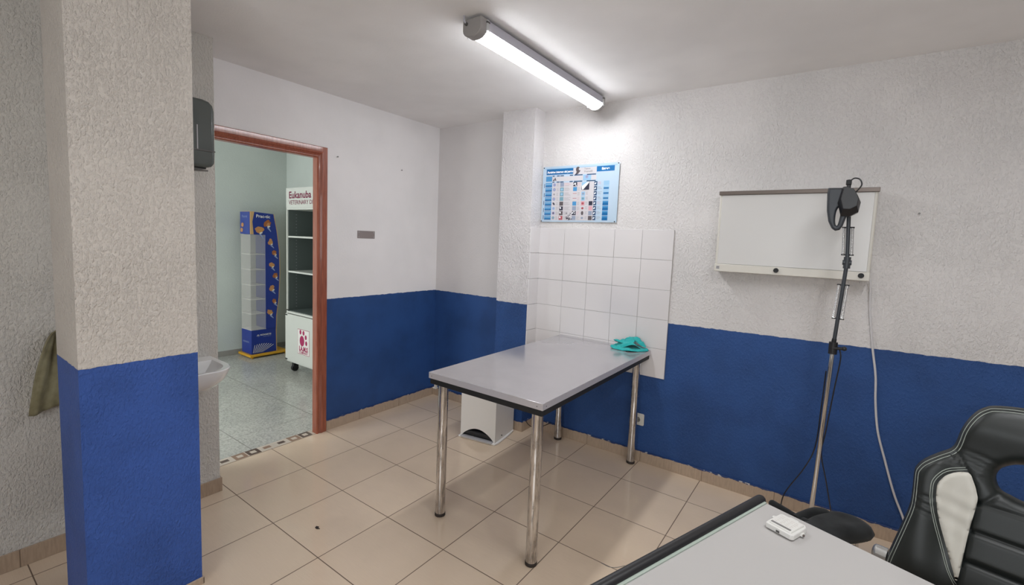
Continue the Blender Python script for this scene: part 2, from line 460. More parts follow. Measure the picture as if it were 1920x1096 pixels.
# ================================================================== THE SETTING
H = 2.50
X1, Y0 = 5.4, -4.9         # far corners of the room behind the camera
AX0, AY0, AY1 = -2.75, -4.2, .05   # next room
def wallbox(name, boxes, m, label=None):
    mb = MB()
    for a, b in boxes: mb.box(a, b, m)
    return struct(mb.build(name, smooth=False), label)
wallbox('floor', [((0, Y0-.1, -.06), (X1+.1, .12, 0))], M['floor'], 'beige tiled floor')
wallbox('floor', [((AX0-.1, AY0-.1, -.06), (-.08, AY1+.1, 0))], M['terrazzo'], 'grey terrazzo floor beyond the doorway')
wallbox('ceiling', [((AX0-.1, Y0-.1, H), (X1+.1, .2, H+.1))], M['ceiling'])
DY0, DY1, DZ = -1.905, -1.215, 2.02     # doorway
wallbox('wall_left', [((-.055, DY1+.045, 0), (0, .12, H)), ((-.055, -2.3, DZ+.045), (0, DY1+.045, H)), ((-.055, -2.3, 0), (0, DY0-.045, DZ+.045))], M['wall_smooth'], 'smooth white and blue wall beside the doorway')
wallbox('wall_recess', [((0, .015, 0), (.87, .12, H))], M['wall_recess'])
wallbox('wall_column', [((.850, -.143, 0), (1.147, .12, H))], M['column'], 'textured corner column')
wallbox('wall_back', [((1.147, 0, 0), (X1+.1, .12, H))], M['wall_rough'], 'textured white wall with blue lower half')
wallbox('wall_stub', [((0.0, Y0, 0), (.300, -1.972, H))], M['wall_plain'])
wallbox('wall_right', [((X1, Y0, 0), (X1+.1, 0, H))], M['wall_plain'])
wallbox('wall_front', [((0, Y0-.1, 0), (2.0, Y0, H)), ((4.6, Y0-.1, 0), (X1+.1, Y0, H)), ((2.0, Y0-.1, 0), (4.6, Y0, 1.0)), ((2.0, Y0-.1, 2.2), (4.6, Y0, H))], M['wall_plain'])  # unseen wall; its opening is added to let the fill light in
mb = MB()
for a, b in (((2.0, Y0-.06, 1.0), (2.05, Y0, 2.2)), ((4.55, Y0-.06, 1.0), (4.6, Y0, 2.2)), ((2.05, Y0-.06, 1.0), (4.55, Y0, 1.05)), ((2.05, Y0-.06, 2.15), (4.55, Y0, 2.2)), ((3.27, Y0-.06, 1.05), (3.33, Y0, 2.15))):
    mb.box(a, b, M['cabwhite'])
struct(mb.build('added_rear_window', bevel=.004))  # frame of the added window, made up to go with the rear fill light
wallbox('wall_annex', [((AX0-.1, AY0-.1, 0), (AX0, AY1+.1, H)), ((AX0, AY1, 0), (-.055, AY1+.1, H)),
    ((AX0-.1, AY0-.1, 0), (-2.4, AY0, H)), ((-.5, AY0-.1, 0), (0, AY0, H)), ((-2.4, AY0-.1, 0), (-.5, AY0, .4)), ((-2.4, AY0-.1, 2.1), (-.5, AY0, H)),
    ((-.055, AY0, 0), (-.001, -2.3, H))], M['annex'], 'pale wall of the next room')
PX0, PX1, PY0, PY1 = .695, 1.003, -2.681, -2.322
wallbox('wall_pillar', [((PX0, PY0, 0), (PX1, PY1, H))], M['pillar'], 'free-standing textured pillar painted blue below')
# shop window of the next room
mb = MB()
for a, b in (((-2.4, -4.26, .4), (-2.34, -4.2, 2.1)), ((-.56, -4.26, .4), (-.5, -4.2, 2.1)), ((-2.34, -4.26, .4), (-.56, -4.2, .46)), ((-2.34, -4.26, 2.04), (-.56, -4.2, 2.1)), ((-1.48, -4.26, .46), (-1.42, -4.2, 2.04))):
    mb.box(a, b, M['cabwhite'])
wf = struct(mb.build('window_1', bevel=.004))
# baseboards
def base(name, boxes, m):
    mb = MB()
    for a, b in boxes: mb.box(a, b, m)
    return struct(mb.build(name, bevel=.0015))
t = .009; hb = .080
base('baseboard_left', [((0, -1.118, 0), (t, .015, hb))], M['skirt'])
base('baseboard_recess', [((t, .015-t, 0), (.850-t, .015, hb))], M['skirt'])
base('baseboard_column', [((.850-t, -.143-t, 0), (1.147+t, -.143, hb)), ((.850-t, -.143, 0), (.850, .015, hb)), ((1.147, -.143, 0), (1.147+t, -t, hb))], M['skirt'])
base('baseboard_back', [((1.147, -t, 0), (X1, 0, hb))], M['skirt'])
base('baseboard_stub', [((.300, Y0, 0), (.300+t, -1.972+t, hb)), ((0.02, -1.972, 0), (.300, -1.972+t, hb))], M['skirt_plain'])
base('baseboard_annex', [((AX0, AY0, 0), (AX0+t, AY1, hb*.8)), ((AX0, AY1-t, 0), (-.055, AY1, hb*.8))], M['skirt_grey'])
mb = MB()
mb.box((PX1, PY1-.10, 0), (PX1+.008, PY1+.006, .03), M['skirt']); mb.box((PX0, PY1, 0), (PX1+.008, PY1+.006, .028), M['skirt']); mb.box((PX1, PY0, 0), (PX1+.006, PY1-.10, .012), M['skirt'])
struct(mb.build('baseboard_pillar', bevel=.002))

# doorway casing
door = bpy.data.objects.new('door_1', None); COL.objects.link(door); door.location = (0, (DY0+DY1)/2, 0); struct(door, 'red-brown varnished wooden door frame around the open doorway')
def casing(name, pts_fn):
    mb = MB()
    # profile: distance from the opening edge outwards (u), height off the wall (x)
    prof = [(.014, -.045), (.014, .008), (.020, .014), (.026, .014), (.030, .008), (.036, .010), (.048, .020), (.056, .022), (.060, .015), (.090, .015), (.095, .009), (.095, 0), (.040, 0), (.040, -.045)]
    path = pts_fn
    n = len(prof); vs = []
    for (cy, cz, oy, oz) in path:
        for u, x in prof: vs.append((x, cy+oy*u, cz+oz*u))
    fs = []
    for k in range(len(path)-1):
        for i in range(n): fs.append((k*n+i, k*n+(i+1) % n, (k+1)*n+(i+1) % n, (k+1)*n+i))
    fs += [tuple(range(n)), tuple((len(path)-1)*n+i for i in range(n))]
    mb.add(vs, fs, M['wood']); return mb
casing('door_jamb', [(DY1, 0, 1, 0), (DY1, DZ, 1, 1)]).build('door_jamb', door, angle=20)
casing('door_jamb', [(DY0, 0, -1, 0), (DY0, DZ, -1, 1)]).build('door_jamb', door, angle=20)
casing('door_header', [(DY1, DZ, 1, 1), (DY0, DZ, -1, 1)]).build('door_header', door, angle=20)
# threshold mosaic
mb = MB(); mb.box((-.085, DY0-.05, -.01), (0, DY1+.05, .001), M['mos_light'])
yy = DY1-.004
pat = [('D', .085), ('B', .085), ('d', .1), ('d', .1), ('D', .085), ('B', .085), ('d', .1), ('d', .1)]
for k, wd in pat:
    y1, y0 = yy, yy-wd
    if k in 'DB':
        m_ = M['mos_dark'] if k == 'D' else M['mos_brown']
        a, b, c_, d = -.083, -.002, y0+.004, y1-.004; q = .020
        for bx in (((a, c_), (a+q, d)), ((b-q, c_), (b, d)), ((a+q, c_), (b-q, c_+q)), ((a+q, d-q), (b-q, d))):
            mb.box((bx[0][0], bx[0][1], .0), (bx[1][0], bx[1][1], .002), m_)
    else:
        mb.box((-.060, (y0+y1)/2-.024, 0), (-.028, (y0+y1)/2+.024, .002), M['mos_dark'] if (len(mb.f) % 4) else M['mos_brown'])
    yy = y0
struct(mb.build('trim_1', smooth=False), 'mosaic border strip across the doorway')

# white wall tiles behind the table
mb = MB()
mb.box((1.147, -.006, .614), (2.190, 0, 1.615), M['grout'])
xs = [1.149, 1.373, 1.577, 1.777, 1.977, 2.190]; g = .0011
for k in range(5):
    z1 = 1.615-.2*k; z0 = z1-.2 if k < 4 else .614
    for i in range(5):
        if k == 4 and False: continue
        mb.box((xs[i]+g, -.010, z0+g), (xs[i+1]-g, -.004, z1-g), M['walltile'])
    if z0 < .82 and k == 4: z0 = .70
    mb.box((1.147, -.141, z0+g), (1.155, -.010, z1-g), M['walltile'])
struct(mb.build('trim_2', bevel=.0012), 'white square tiles behind the table')

# ================================================================== THINGS
# ---- fluorescent lamps
def tube_lamp(x, y0, y1, diff, label, grp=None):
    t_ = thing('fluorescent_light', label, 'lamp', (x, (y0+y1)/2, H), grp)
    def sect(w_, z0, z1, arc):
        pts = [(-w_, z1), (-w_, z0)]
        if arc:
            for k in range(1, 10):
                a = PI*k/10; pts.append((-w_*math.cos(a), z0-arc*math.sin(a)))
        pts += [(w_, z0), (w_, z1)]; return pts
    def ext(mb, poly, a, b, m):
        n = len(poly)
        vs = [(x+p, a, q) for p, q in poly]+[(x+p, b, q) for p, q in poly]
        mb.add(vs, [(i, (i+1) % n, n+(i+1) % n, n+i) for i in range(n)]+[tuple(range(n-1, -1, -1)), tuple(range(n, 2*n))], m)
    mb = MB(); ext(mb, sect(.0525, 2.441, 2.485, 0), y0+.045, y1-.02, M['lamp_body']); mb.build('housing', t_, bevel=.003)
    mb = MB(); ext(mb, sect(.050, 2.440, 2.446, .024), y0+.045, y1-.034, diff); mb.build('diffuser', t_, angle=50)
    mb = MB(); ext(mb, sect(.054, 2.440, 2.487, .034), y0, y0+.046, M['lamp_cap']); mb.build('end_cap', t_, bevel=.004)
    mb = MB(); ext(mb, sect(.054, 2.440, 2.487, .040), y1-.036, y1, M['lamp_cap']); mb.build('end_cap', t_, bevel=.004)
    for yy in (y0+.05, y1-.03):
        for sx in (-1, 1):
            mb = MB(); mb.box((x+sx*.056-.004, yy-.012, 2.425), (x+sx*.056+.004, yy+.004, 2.482), M['clear'])
            mb.cyl((x+sx*.058, yy-.014, 2.472), (x+sx*.058, yy+.006, 2.472), .005, M['darkgrey'], 8)
            mb.build('clip', t_, bevel=.0015)
    mb = MB(); mb.box((x-.03, y0+.15, 2.484), (x+.03, y0+.2, H), M['lamp_body']); mb.build('ceiling_bracket', t_)
    mb = MB(); mb.box((x-.03, y1-.2, 2.484), (x+.03, y1-.15, H), M['lamp_body']); mb.build('ceiling_bracket', t_)
    mb = MB(); mb.tube([(x-.03, y0-.004, 2.468), (x-.035, y0-.012, 2.48), (x-.036, y0-.012, H)], .004, M['lamp_body'], 8); mb.cyl((x-.03, y0-.008, 2.466), (x-.03, y0+.002, 2.466), .008, M['darkgrey'], 12); mb.build('supply_cable', t_)
    return t_
tube_lamp(1.655, -1.455, -.145, M['diffuser'], 'lit fluorescent batten with grey end caps on the ceiling over the steel table')
tube_lamp(3.50, -2.45, -1.15, M['diffuser2'], 'second fluorescent batten on the ceiling above the white desk, outside the picture')

# ---- examination table
tb = thing('examination_table', 'steel-topped examination table on four chrome legs against the white tiles', 'table', (1.738, -.705, 0))
TX0, TX1, TY0, TY1 = 1.386, 2.090, -1.402, -.014
mb = MB(); mb.box((TX0, TY0, .768), (TX1, TY1, .800), M['steel_edge']); mb.mats.append(M['steel_top']); mb.mi[1] = 1
mb.build('tabletop', tb, bevel=.0012)
mb = MB(); i_ = .006
for a, b in (((TX0+i_, TY0+i_), (TX1-i_, TY0+i_+.022)), ((TX0+i_, TY1-i_-.022), (TX1-i_, TY1-i_)), ((TX0+i_, TY0+i_+.022), (TX0+i_+.022, TY1-i_-.022)), ((TX1-i_-.022, TY0+i_+.022), (TX1-i_, TY1-i_-.022))):
    mb.box((*a, .738), (*b, .768), M['blackm'])
mb.build('under_frame', tb, bevel=.002, loc=(1.738, -.705, 0))
for lx, ly in ((1.434, -1.338), (2.032, -1.345), (2.020, -.070), (1.437, -.070)):
    mb = MB(); mb.cyl((lx, ly, .018), (lx, ly, .738), .0265, M['chrome_worn'], 32)
    lg = mb.build('leg', tb, loc=(lx, ly, 0))
    mb = MB(); mb.lathe((lx, ly, 0), [(.024, 0), (.0285, .003), (.0285, .016), (.026, .020)], M['rubber'], 24); mb.build('foot_cap', lg)
for sx, sy in ((TX0+.022, TY0), (TX1-.03, TY0), ):
    mb = MB(); mb.cyl((sx, sy-.0012, .782), (sx, sy+.002, .782), .0022, M['darkgrey'], 10); mb.build('screw', tb)
mb = MB(); mb.cyl((TX1-.002, TY0+.03, .782), (TX1+.0012, TY0+.03, .782), .0022, M['darkgrey'], 10); mb.build('screw', tb)
mb = MB(); mb.box((1.411, -1.385, .716), (1.419, -1.370, .738), M['white']); mb.box((1.399, -1.385, .712), (1.422, -1.370, .717), M['white']); mb.cyl((1.475, -1.384, .742), (1.475, -1.378, .742), .004, M['chrome'], 10); mb.build('bracket', tb)['label'] = 'small white bracket'

# ---- turquoise cloth
def sheet(mb, poly, step, z, th, m, amp, seed, mx, edge=None, K=1.9):
    amp *= K
    def hf(x, y, d):
        v = mnoise.noise(Vector((x*22+seed, y*22, seed*1.7)))*amp+mnoise.noise(Vector((x*60, y*45+seed, seed)))*amp*.35
        return v
    P = smoothpoly(poly, 4)
    o = len(mb.v); puff(mb, [P], step, th, 0.0, m, None, r=.010, hfun=hf)
    for i in range(o, len(mb.v)):
        v = mb.v[i]
        zz = v.z+z(v.x, v.y)*1.9
        mb.v[i] = mx @ Vector((v.x, v.y, zz))
cl = MB(); mx = Matrix.Translation((1.965, -.105, .8012))
def slope0(x, y): return max(0, .006*math.sin(x*40))*.5+.001
sheet(cl, [(-.105, -.055), (-.02, -.078), (.045, -.074), (.078, -.035), (.118, .015), (.125, .05), (.06, .075), (-.02, .085), (-.065, .055), (-.11, .0)], .005, slope0, .012, M['cloth'], .006, 2.1, mx)
sheet(cl, [(-.10, -.045), (-.035, -.052), (.03, -.04), (.065, -.015), (.095, .03), (.05, .06), (-.03, .068), (-.075, .035)], .005, lambda x, y: .012+.010*math.cos(x*22+y*30), .010, M['cloth'], .008, 7.3, mx)
sheet(cl, [(-.095, -.03), (.0, -.022), (.045, .0), (.02, .018), (-.03, .028), (-.085, .004)], .005, lambda x, y: .026+.006*math.sin(y*60+x*20), .008, M['cloth'], .006, 11.9, mx)
sheet(cl, [(-.05, .01), (.0, .03), (.07, .022), (.11, .035), (.085, .065), (.01, .08), (-.045, .06)], .005, lambda x, y: .022+.010*math.sin(x*34+1)+.1*max(0, y-.02), .010, M['cloth'], .009, 3.3, mx)
o = cl.build('cleaning_cloth', angle=70, loc=(1.965, -.105, .80)); tag(o, 'crumpled turquoise cloth at the far right corner of the steel table', 'cloth')

# ---- pedal bin
pb = thing('pedal_bin', 'white metal pedal bin standing under the steel table by the column', 'bin', (.99, -.33, 0))
a_ = math.radians(9); mxb = Matrix.Translation((.842, -.520, 0)) @ Matrix.Rotation(a_, 4, 'Z')
W_, D_, H_ = .300, .30, .425
mb = MB(); n = 16
arch = [(W_*.055+(W_*.89)*k/n, .022+.066*math.sin(PI*(k/n))**.8) for k in range(n+1)]
fv = [(0, .012)]+[(arch[0][0], .012)]+arch+[(arch[-1][0], .012)]+[(W_, .012), (W_, H_), (0, H_)]
def front(y): return [mxb @ Vector((x, y, z)) for x, z in fv]
F = front(0); B = front(.004); k = len(F)
mb.add(F+B, [tuple(range(k)), tuple(range(2*k-1, k-1, -1))]+[(i, (i+1) % k, k+(i+1) % k, k+i) for i in range(k)], M['binwhite'])
mb.box((0, .004, .012), (.004, D_, H_), M['binwhite'], mxb); mb.box((W_-.004, .004, .012), (W_, D_, H_), M['binwhite'], mxb)
mb.box((.004, D_-.004, .012), (W_-.004, D_, H_), M['binwhite'], mxb)
mb.build('body', pb, angle=30)
mb = MB(); mb.box((-.003, -.003, H_), (W_+.003, D_+.003, H_+.03), M['binwhite'], mxb); mb.build('lid', pb, bevel=.01)
mb = MB(); mb.prism([(-.012, -.014), (W_+.006, -.014), (W_+.016, .03), (W_+.016, D_*.6), (W_+.008, D_), (-.004, D_), (-.012, D_*.5)], 0, .013, M['binwhite'], mxb); mb.build('base', pb, bevel=.004)
mb = MB(); mb.box((.006, .050, .013), (W_-.006, .055, .10), M['blackm'], mxb); mb.box((.006, .005, .0132), (W_-.006, .05, .0142), M['blackm'], mxb); mb.cyl(mxb @ Vector((.014, .026, .042)), mxb @ Vector((W_-.014, .026, .042)), .024, M['black'], 18); mb.build('pedal_recess', pb)['label'] = 'black ribbed pedal recess'
mb = MB(); mb.box((.012, -.022, .010), (W_-.018, .014, .020), M['ltgrey'], mxb); mb.build('pedal', pb, bevel=.003)
mb = MB(); mb.cyl(mxb @ Vector((W_-.001, .10, .040)), mxb @ Vector((W_+.006, .10, .040)), .0045, M['darkgrey'], 10); mb.build('hinge_pin', pb)

# thin cable behind the bin
mb = MB(); mb.tube([(1.165, -.105, .085), (1.175, -.10, .060), (1.21, -.08, .035), (1.26, -.05, .040), (1.30, -.035, .06), (1.34, -.02, .085)], .0028, M['rubber'], 8)
tag(mb.build('thin_cable', loc=(1.20, -.08, .03)), 'thin dark cable hanging at the skirting behind the bin', 'cable')

# ---- socket
so = thing('wall_socket', 'white power socket low on the blue wall behind the right table leg', 'socket', (2.032, 0, .300))
mb = MB(); mb.prism([(1.990+dx, .257+dz) for dx, dz in ((.008, 0), (.078, 0), (.084, .006), (.084, .078), (.078, .084), (.006, .084), (0, .078), (0, .008))], 0, .012, M['ivory'], Matrix(((1, 0, 0, 0), (0, 0, -1, 0), (0, 1, 0, 0), (0, 0, 0, 1))))
mb.build('faceplate', so, bevel=.004)
mb = MB(); mb.cyl((2.032, -.0155, .299), (2.032, -.010, .299), .0215, M['ivory'], 28); mb.cyl((2.032, -.0162, .299), (2.032, -.012, .299), .0185, M['grey'], 28)
for dx in (-.0095, .0095): mb.cyl((2.032+dx, -.0175, .299), (2.032+dx, -.012, .299), .003, M['black'], 10)
mb.build('socket_insert', so)

# ---- name plate and nails on the door wall
npb = thing('wall_plate', 'small blank grey metal plate screwed to the smooth white wall', 'plate', (0, -.775, 1.503))
mb = MB(); mb.box((0, -.857, 1.473), (.004, -.693, 1.532), M['plate']); mb.build('plate', npb, bevel=.0015)
for yy in (-.845, -.705):
    for zz in (1.484, 1.521):
        mb = MB(); mb.cyl((.003, yy, zz), (.0062, yy, zz), .0045, M['ltgrey'], 12); mb.build('screw', npb)
def nail(p, d, label):
    mb = MB(); q = Vector(p)+Vector(d)*.012; mb.cyl(p, q, .0022, M['grey'], 8); mb.cyl(q, q+Vector(d)*.002, .005, M['grey'], 10)
    tag(mb.build('nail', loc=p), label, 'nail', 'nails left in the walls')
nail((0, -1.038, 2.066), (1, 0, 0), 'small nail in the white wall above the right door post')
nail((0, -.431, 2.058), (1, 0, 0), 'small nail in the white wall above and right of the metal plate')
nail((3.385, 0, 1.720), (0, -1, 0), 'small nail in the wall right of the light box')

# ---- poster
po = thing('wall_poster', 'blue and white chart of dog parasites pinned above the wall tiles', 'poster', (1.467, 0, 1.87))
# local frame: origin lower left corner, x to the right, y up, z off the wall
pw, ph = .626, .418
mxp = frame((1.157, -.004, 1.660), (1, 0, .0), (0, 0, 1), (0, -1, 0))
mb = MB()
NX, NY = 24, 12
def pz(x, y): return .002
vs = [(pw*i/NX, ph*j/NY, pz(pw*i/NX, ph*j/NY)) for i in range(NX+1) for j in range(NY+1)]
fs = [(i*(NY+1)+j, (i+1)*(NY+1)+j, (i+1)*(NY+1)+j+1, i*(NY+1)+j+1) for i in range(NX) for j in range(NY)]
mb.add(vs, fs, PR['sheet'], mxp)
LAY = [0]
def rect(x0, y0, x1, y1, c, lift=1):
    k = max(1, int((x1-x0)/.03)); vs = []; fs = []
    for i in range(k+1):
        x = x0+(x1-x0)*i/k
        for y in (y0, y1): vs.append((x, y, pz(x, (y0+y1)/2)+.0004*lift+abs(pz(x, y)-pz(x, (y0+y1)/2))))
    for i in range(k): fs.append((2*i, 2*i+2, 2*i+3, 2*i+1))
    mb.add(vs, fs, PR[c], mxp)
def disc(x, y, r, c, lift=3, sy=1.0, rot=0):
    n = 14; z = pz(x, y)+.0004*lift+.0003
    mb.add([(x+r*math.cos(2*PI*i/n)*math.cos(rot)-r*sy*math.sin(2*PI*i/n)*math.sin(rot), y+r*math.cos(2*PI*i/n)*math.sin(rot)+r*sy*math.sin(2*PI*i/n)*math.cos(rot), z) for i in range(n)], [tuple(range(n))], PR[c], mxp)
def ptext(s_, x, y, size, c, sx=1.0, bold=0, shear=0, lift=4):
    z = pz(x, y)+.0004*lift+.0006
    textmesh(mb, s_, size, PR[c], mxp @ Matrix.Translation((x, y, z)), sx, bold=bold, shear=shear)
rect(.012, .012, pw-.010, ph-.026, 'sheet')
rect(.032, .356, .262, .398, 'deep', 2); rect(.262, .350, .450, .404, 'paper', 2); rect(.452, .362, .590, .402, 'deep', 2)
rect(.020, .399, .610, .405, 'pale', 3)
ptext('Par\u00e1sitos internos del perro', .040, .368, .0215, 'white', .90, .0009, .25)
ptext('Telmin', .352, .382, .018, 'txt', 1, .0003); ptext('Prazitel\u00ae', .352, .362, .018, 'txt', 1, .0003)
ptext('Esteve', .492, .374, .022, 'white', 1.05, .0012)
# small dog portrait, plain patches
disc(.302, .384, .018, 'brown', 3, 1.25, .3); disc(.315, .388, .008, 'paper', 4, 1.2); disc(.298, .362, .014, 'brown', 3, .7, .8); disc(.286, .352, .008, 'dark', 4, .6, .6)
for z0 in (.346, .300):
    for x0, x1 in ((.088, .105), (.125, .150), (.155, .185), (.235, .262), (.272, .340), (.375, .448)):
        rect(x0, z0-.004, x1, z0+.003, 'navy', 3)
rect(.085, .306, .452, .340, 'paper', 2); rect(.345, .304, .410, .344, 'pale', 3); disc(.376, .330, .013, 'lilac', 4); disc(.376, .330, .007, 'grey', 5)
for p_ in ((.112, .326), (.104, .318), (.098, .312), (.116, .316)): disc(*p_, .004, 'dark', 4, 1.6, .6)
rect(.090, .012, .452, .294, 'paper', 2)
rect(.030, .306, .084, .344, 'mid', 2)
for k in range(8):      # row titles at the left
    y1 = .296-k*.0355; rect(.028, y1-.031, .086, y1, 'mid', 2); rect(.028, y1-.031, .086, y1-.022, 'deep', 3); rect(.032, y1-.012, .080, y1-.006, 'pale', 3)
for y0 in (.26, .19, .13, .075, .02): rect(.016, y0, .021, y0+.03, 'navy', 3)
rr = random.Random(9)
for k in range(8):      # rows
    yc = .279-k*.0355
    disc(.108, yc, .0125, ['lilac', 'grey', 'paper', 'grey', 'paper', 'pale', 'lilac', 'grey'][k], 3); disc(.108, yc, .007, ['grey', 'lilac', 'txt', 'lilac', 'dark', 'lilac', 'brown', 'teal'][k], 4, 1 if k != 4 else 1.8, .7)
    for q in range(4):
        rect(.128, yc+.009-q*.0065, .128+rr.uniform(.014, .022), yc+.0105-q*.0065, 'txt', 3)
    rect(.158, yc-.015, .190, yc+.015, ['grey', 'teal', 'teal', 'teal', 'brown', 'dark', 'brown', 'red'][k], 3)
    if k in (1, 2): disc(.174, yc, .009, 'pale', 4)
    if k >= 5: disc(.168, yc+.004, .006, 'white', 4, 1.4, .5)
    for q in range(4):
        rect(.196, yc+.009-q*.0065, .196+rr.uniform(.035, .055), yc+.0105-q*.0065, 'txt' if not (k == 0 and q < 3) else 'pink', 3)
    rect(.268, yc-.015, .300, yc+.015, ['dark', 'mid', 'paper', 'paper', 'mid', 'grey', 'dark', 'grey'][k], 3)
    if k in (0, 6):
        for q in range(6): disc(.272+rr.random()*.024, yc-.011+rr.random()*.022, .003, 'white', 4, 2.2, rr.random()*3)
    if k in (2, 3): rect(.268, yc+.002, .300, yc+.005, 'red', 4)
    for q in range(4):
        rect(.306, yc+.009-q*.0065, .306+rr.uniform(.014, .024), yc+.0105-q*.0065, 'txt' if k % 3 else 'pink', 3)
    if k > 1:
        rect(.338, yc-.015, .368, yc+.015, ['x', 'x', 'pale', 'pale', 'pink', 'paper', 'paper', 'paper'][k], 3)
        disc(.353, yc, .010, ['x', 'x', 'grey', 'teal', 'red', 'red', 'brown', 'grey'][k], 4, .8 if k != 6 else 1.5)
        for q in range(3): rect(.374, yc+.009-q*.0075, .374+rr.uniform(.012, .02), yc+.0108-q*.0075, 'txt', 3)
        if k > 3: rect(.402, yc-.015, .432, yc+.015, ['x', 'x', 'x', 'x', 'dark', 'pink', 'grey', 'brown'][k], 3)
    rect(.438, yc-.015, .462, yc+.015, 'navy', 3); disc(.448, yc, .0085, 'white', 4, .6, .8)
    for q in range(3): rect(.468, yc+.009-q*.0075, .468+rr.uniform(.02, .035), yc+.0108-q*.0075, 'txt' if k % 4 else 'pink', 3)
    rect(.512, yc-.016, .556, yc+.016, 'pale' if k < 4 else 'mid', 2); rect(.514, yc-.006, .554, yc+.004, 'deep' if k else 'pale', 3)
    if k > 3: rect(.512, yc-.016, .556, yc-.002, 'deep', 4)
mb.add([(.338, .262, .0052), (.400, .294, .0052), (.400, .236, .0052), (.338, .236, .0052)], [(0, 1, 2, 3)], PR['dark'], mxp)
mb.add([(.338, .275, .0054), (.395, .294, .0054), (.398, .286, .0054), (.352, .238, .0054), (.343, .238, .0054)], [(0, 1, 2, 3, 4)], PR['white'], mxp)
mb.add([(.338, .262, .0055), (.338, .290, .0055), (.388, .294, .0055)], [(0, 1, 2)], PR['pale'], mxp)
for q in range(16): disc(.222+rr.random()*.045, .014+rr.random()*.09*rr.random(), .0032, 'dark', 4, 1.8, rr.random()*3)
for v in mb.v: v.y -= .0020*(1+math.sin((v.x-1.157)/pw*PI*2.2+.6))     # the sheet bellies off the wall a little
mb.build('printed_sheet', po, smooth=False)
for px, py in ((.008, .410), (.617, .412), (.003, .006), (.612, .006)):
    mt = MB(); c_ = mxp @ Vector((px, py, .004)); mt.cyl(c_, c_+Vector((0, -.006, 0)), .005, M['black'], 12, .0035)
    mt.build('pin', po)

# ---- light box
lb = thing('light_box', 'white wall-mounted x-ray light box with two black knobs, behind the lamp', 'light box', (2.84, 0, 1.61))
LX0, LX1, LZ0, LZ1, LD = 2.468, 3.214, 1.370, 1.853, -.098
mb = MB(); mb.box((LX0, LD+.006, LZ0), (LX1, 0, LZ1-.012), M['ivory']); mb.build('case', lb, bevel=.006)
mb = MB(); mb.box((LX0+.014, LD, LZ0+.046), (LX1-.014, LD+.006, LZ1-.03), M['screen']); mb.build('screen', lb, bevel=.002)['label'] = 'milky white viewing screen'
mb = MB(); mb.box((LX0-.002, LD-.010, LZ1-.030), (LX1+.004, LD+.012, LZ1-.008), M['alu']); mb.box((LX0-.002, LD+.012, LZ1-.014), (LX1+.004, LD+.03, LZ1-.008), M['alu'])
mb.build('film_clip_rail', lb, bevel=.002)['label'] = 'brown-grey metal clip rail'
mb = MB(); mb.box((LX0, LD-.006, LZ0), (LX1, LD+.006, LZ0+.045), M['ivory']); mb.build('control_strip', lb, bevel=.003)
mb = MB(); mb.box((LX0+.012, LD-.0075, LZ0+.015), (LX0+.03, LD-.005, LZ0+.033), M['ltgrey'])
for q in range(3): mb.box((LX0+.014, LD-.0082, LZ0+.018+q*.005), (LX0+.028, LD-.007, LZ0+.0195+q*.005), M['darkgrey'])
mb.build('sticker', lb)
for kx in (2.795, 3.178):
    mb = MB(); mb.cyl((kx, LD-.016, LZ0+.026), (kx, LD-.004, LZ0+.026), .0125, M['blackm'], 20, .0135); mb.build('knob', lb, bevel=.001)
# its cable
mb = MB(); mb.tube([(3.205, -.045, 1.385), (3.222, -.035, 1.36), (3.236, -.012, 1.2), (3.262, -.008, 1.02), (3.288, -.006, .87), (3.300, -.006, .73), (3.322, -.007, .58), (3.362, -.008, .44), (3.415, -.012, .27), (3.462, -.014, .155), (3.50, -.03, .05), (3.56, -.06, .008)], .0052, M['cord'], 10)
tag(mb.build('power_cord', loc=(3.3, -.01, .8)), 'white power cord hanging from the light box down the blue wall', 'cord')

# ---- magnifier floor lamp
fl = thing('magnifier_lamp', 'black jointed magnifier floor lamp on a thin chrome pole in front of the light box', 'lamp', (3.07, -.35, 0))
PB = Vector((3.069, -.35, .03)); PT = Vector((3.0925, -.35, 1.045))
mb = MB(); mb.lathe((3.069, -.35, 0), [(.12, 0), (.125, .006), (.12, .016), (.03, .028), (.016, .05)], M['blackm'], 36); mb.build('base', fl)
mb = MB(); mb.cyl(PB, PT, .0105, M['chrome'], 20); mb.build('pole', fl)
mb = MB(); mb.cyl(PT+Vector((0, 0, -.03)), PT+Vector((0, 0, .028)), .0185, M['black'], 20); mb.cyl(PT+Vector((-.004, -.012, .0)), PT+Vector((.038, -.016, .004)), .007, M['black'], 14); mb.sphere(PT+Vector((.044, -.017, .005)), .011, M['black'], 8); mb.cyl(PT+Vector((.0, 0, .028)), PT+Vector((.002, 0, .045)), .010, M['black'], 14)
mb.build('clamp', fl)
E1 = Vector((3.112, -.35, 1.465)); E2 = Vector((3.098, -.352, 1.72)); J0 = PT+Vector((.002, 0, .045))
def springarm(a, b, s0, s1, spread):
    mb = MB(); mb.cyl(a, b, .0085, M['lampblack'], 14); arm = mb.build('arm', fl)
    d = (b-a); L = d.length; d.normalize(); sx = Vector((1, -.3, 0)).normalized()
    p0 = a+d*s0; p1 = a+d*s1
    for sg in (-1, 1):
        # coil spring
        m2 = MB(); pts = []; turns = int((s1-s0)/.0036)
        for k in range(turns*8+1):
            t_ = k/(turns*8); an = 2*PI*turns*t_; c_ = p0+d*((s1-s0)*t_)+sx*sg*spread
            pts.append(c_+sx*math.cos(an)*.0052+sx.cross(d)*math.sin(an)*.0052)
        m2.tube(pts, .0015, M['spring'], 5, sub=1); m2.build('spring', arm)['label'] = 'chrome tension spring'
    for p in (p0, p1):
        m2 = MB(); m2.cyl(p-sx*(spread+.008), p+sx*(spread+.008), .0035, M['black'], 8); m2.build('spring_pin', arm)
    return arm
springarm(J0, E1, .10, .265, .017)
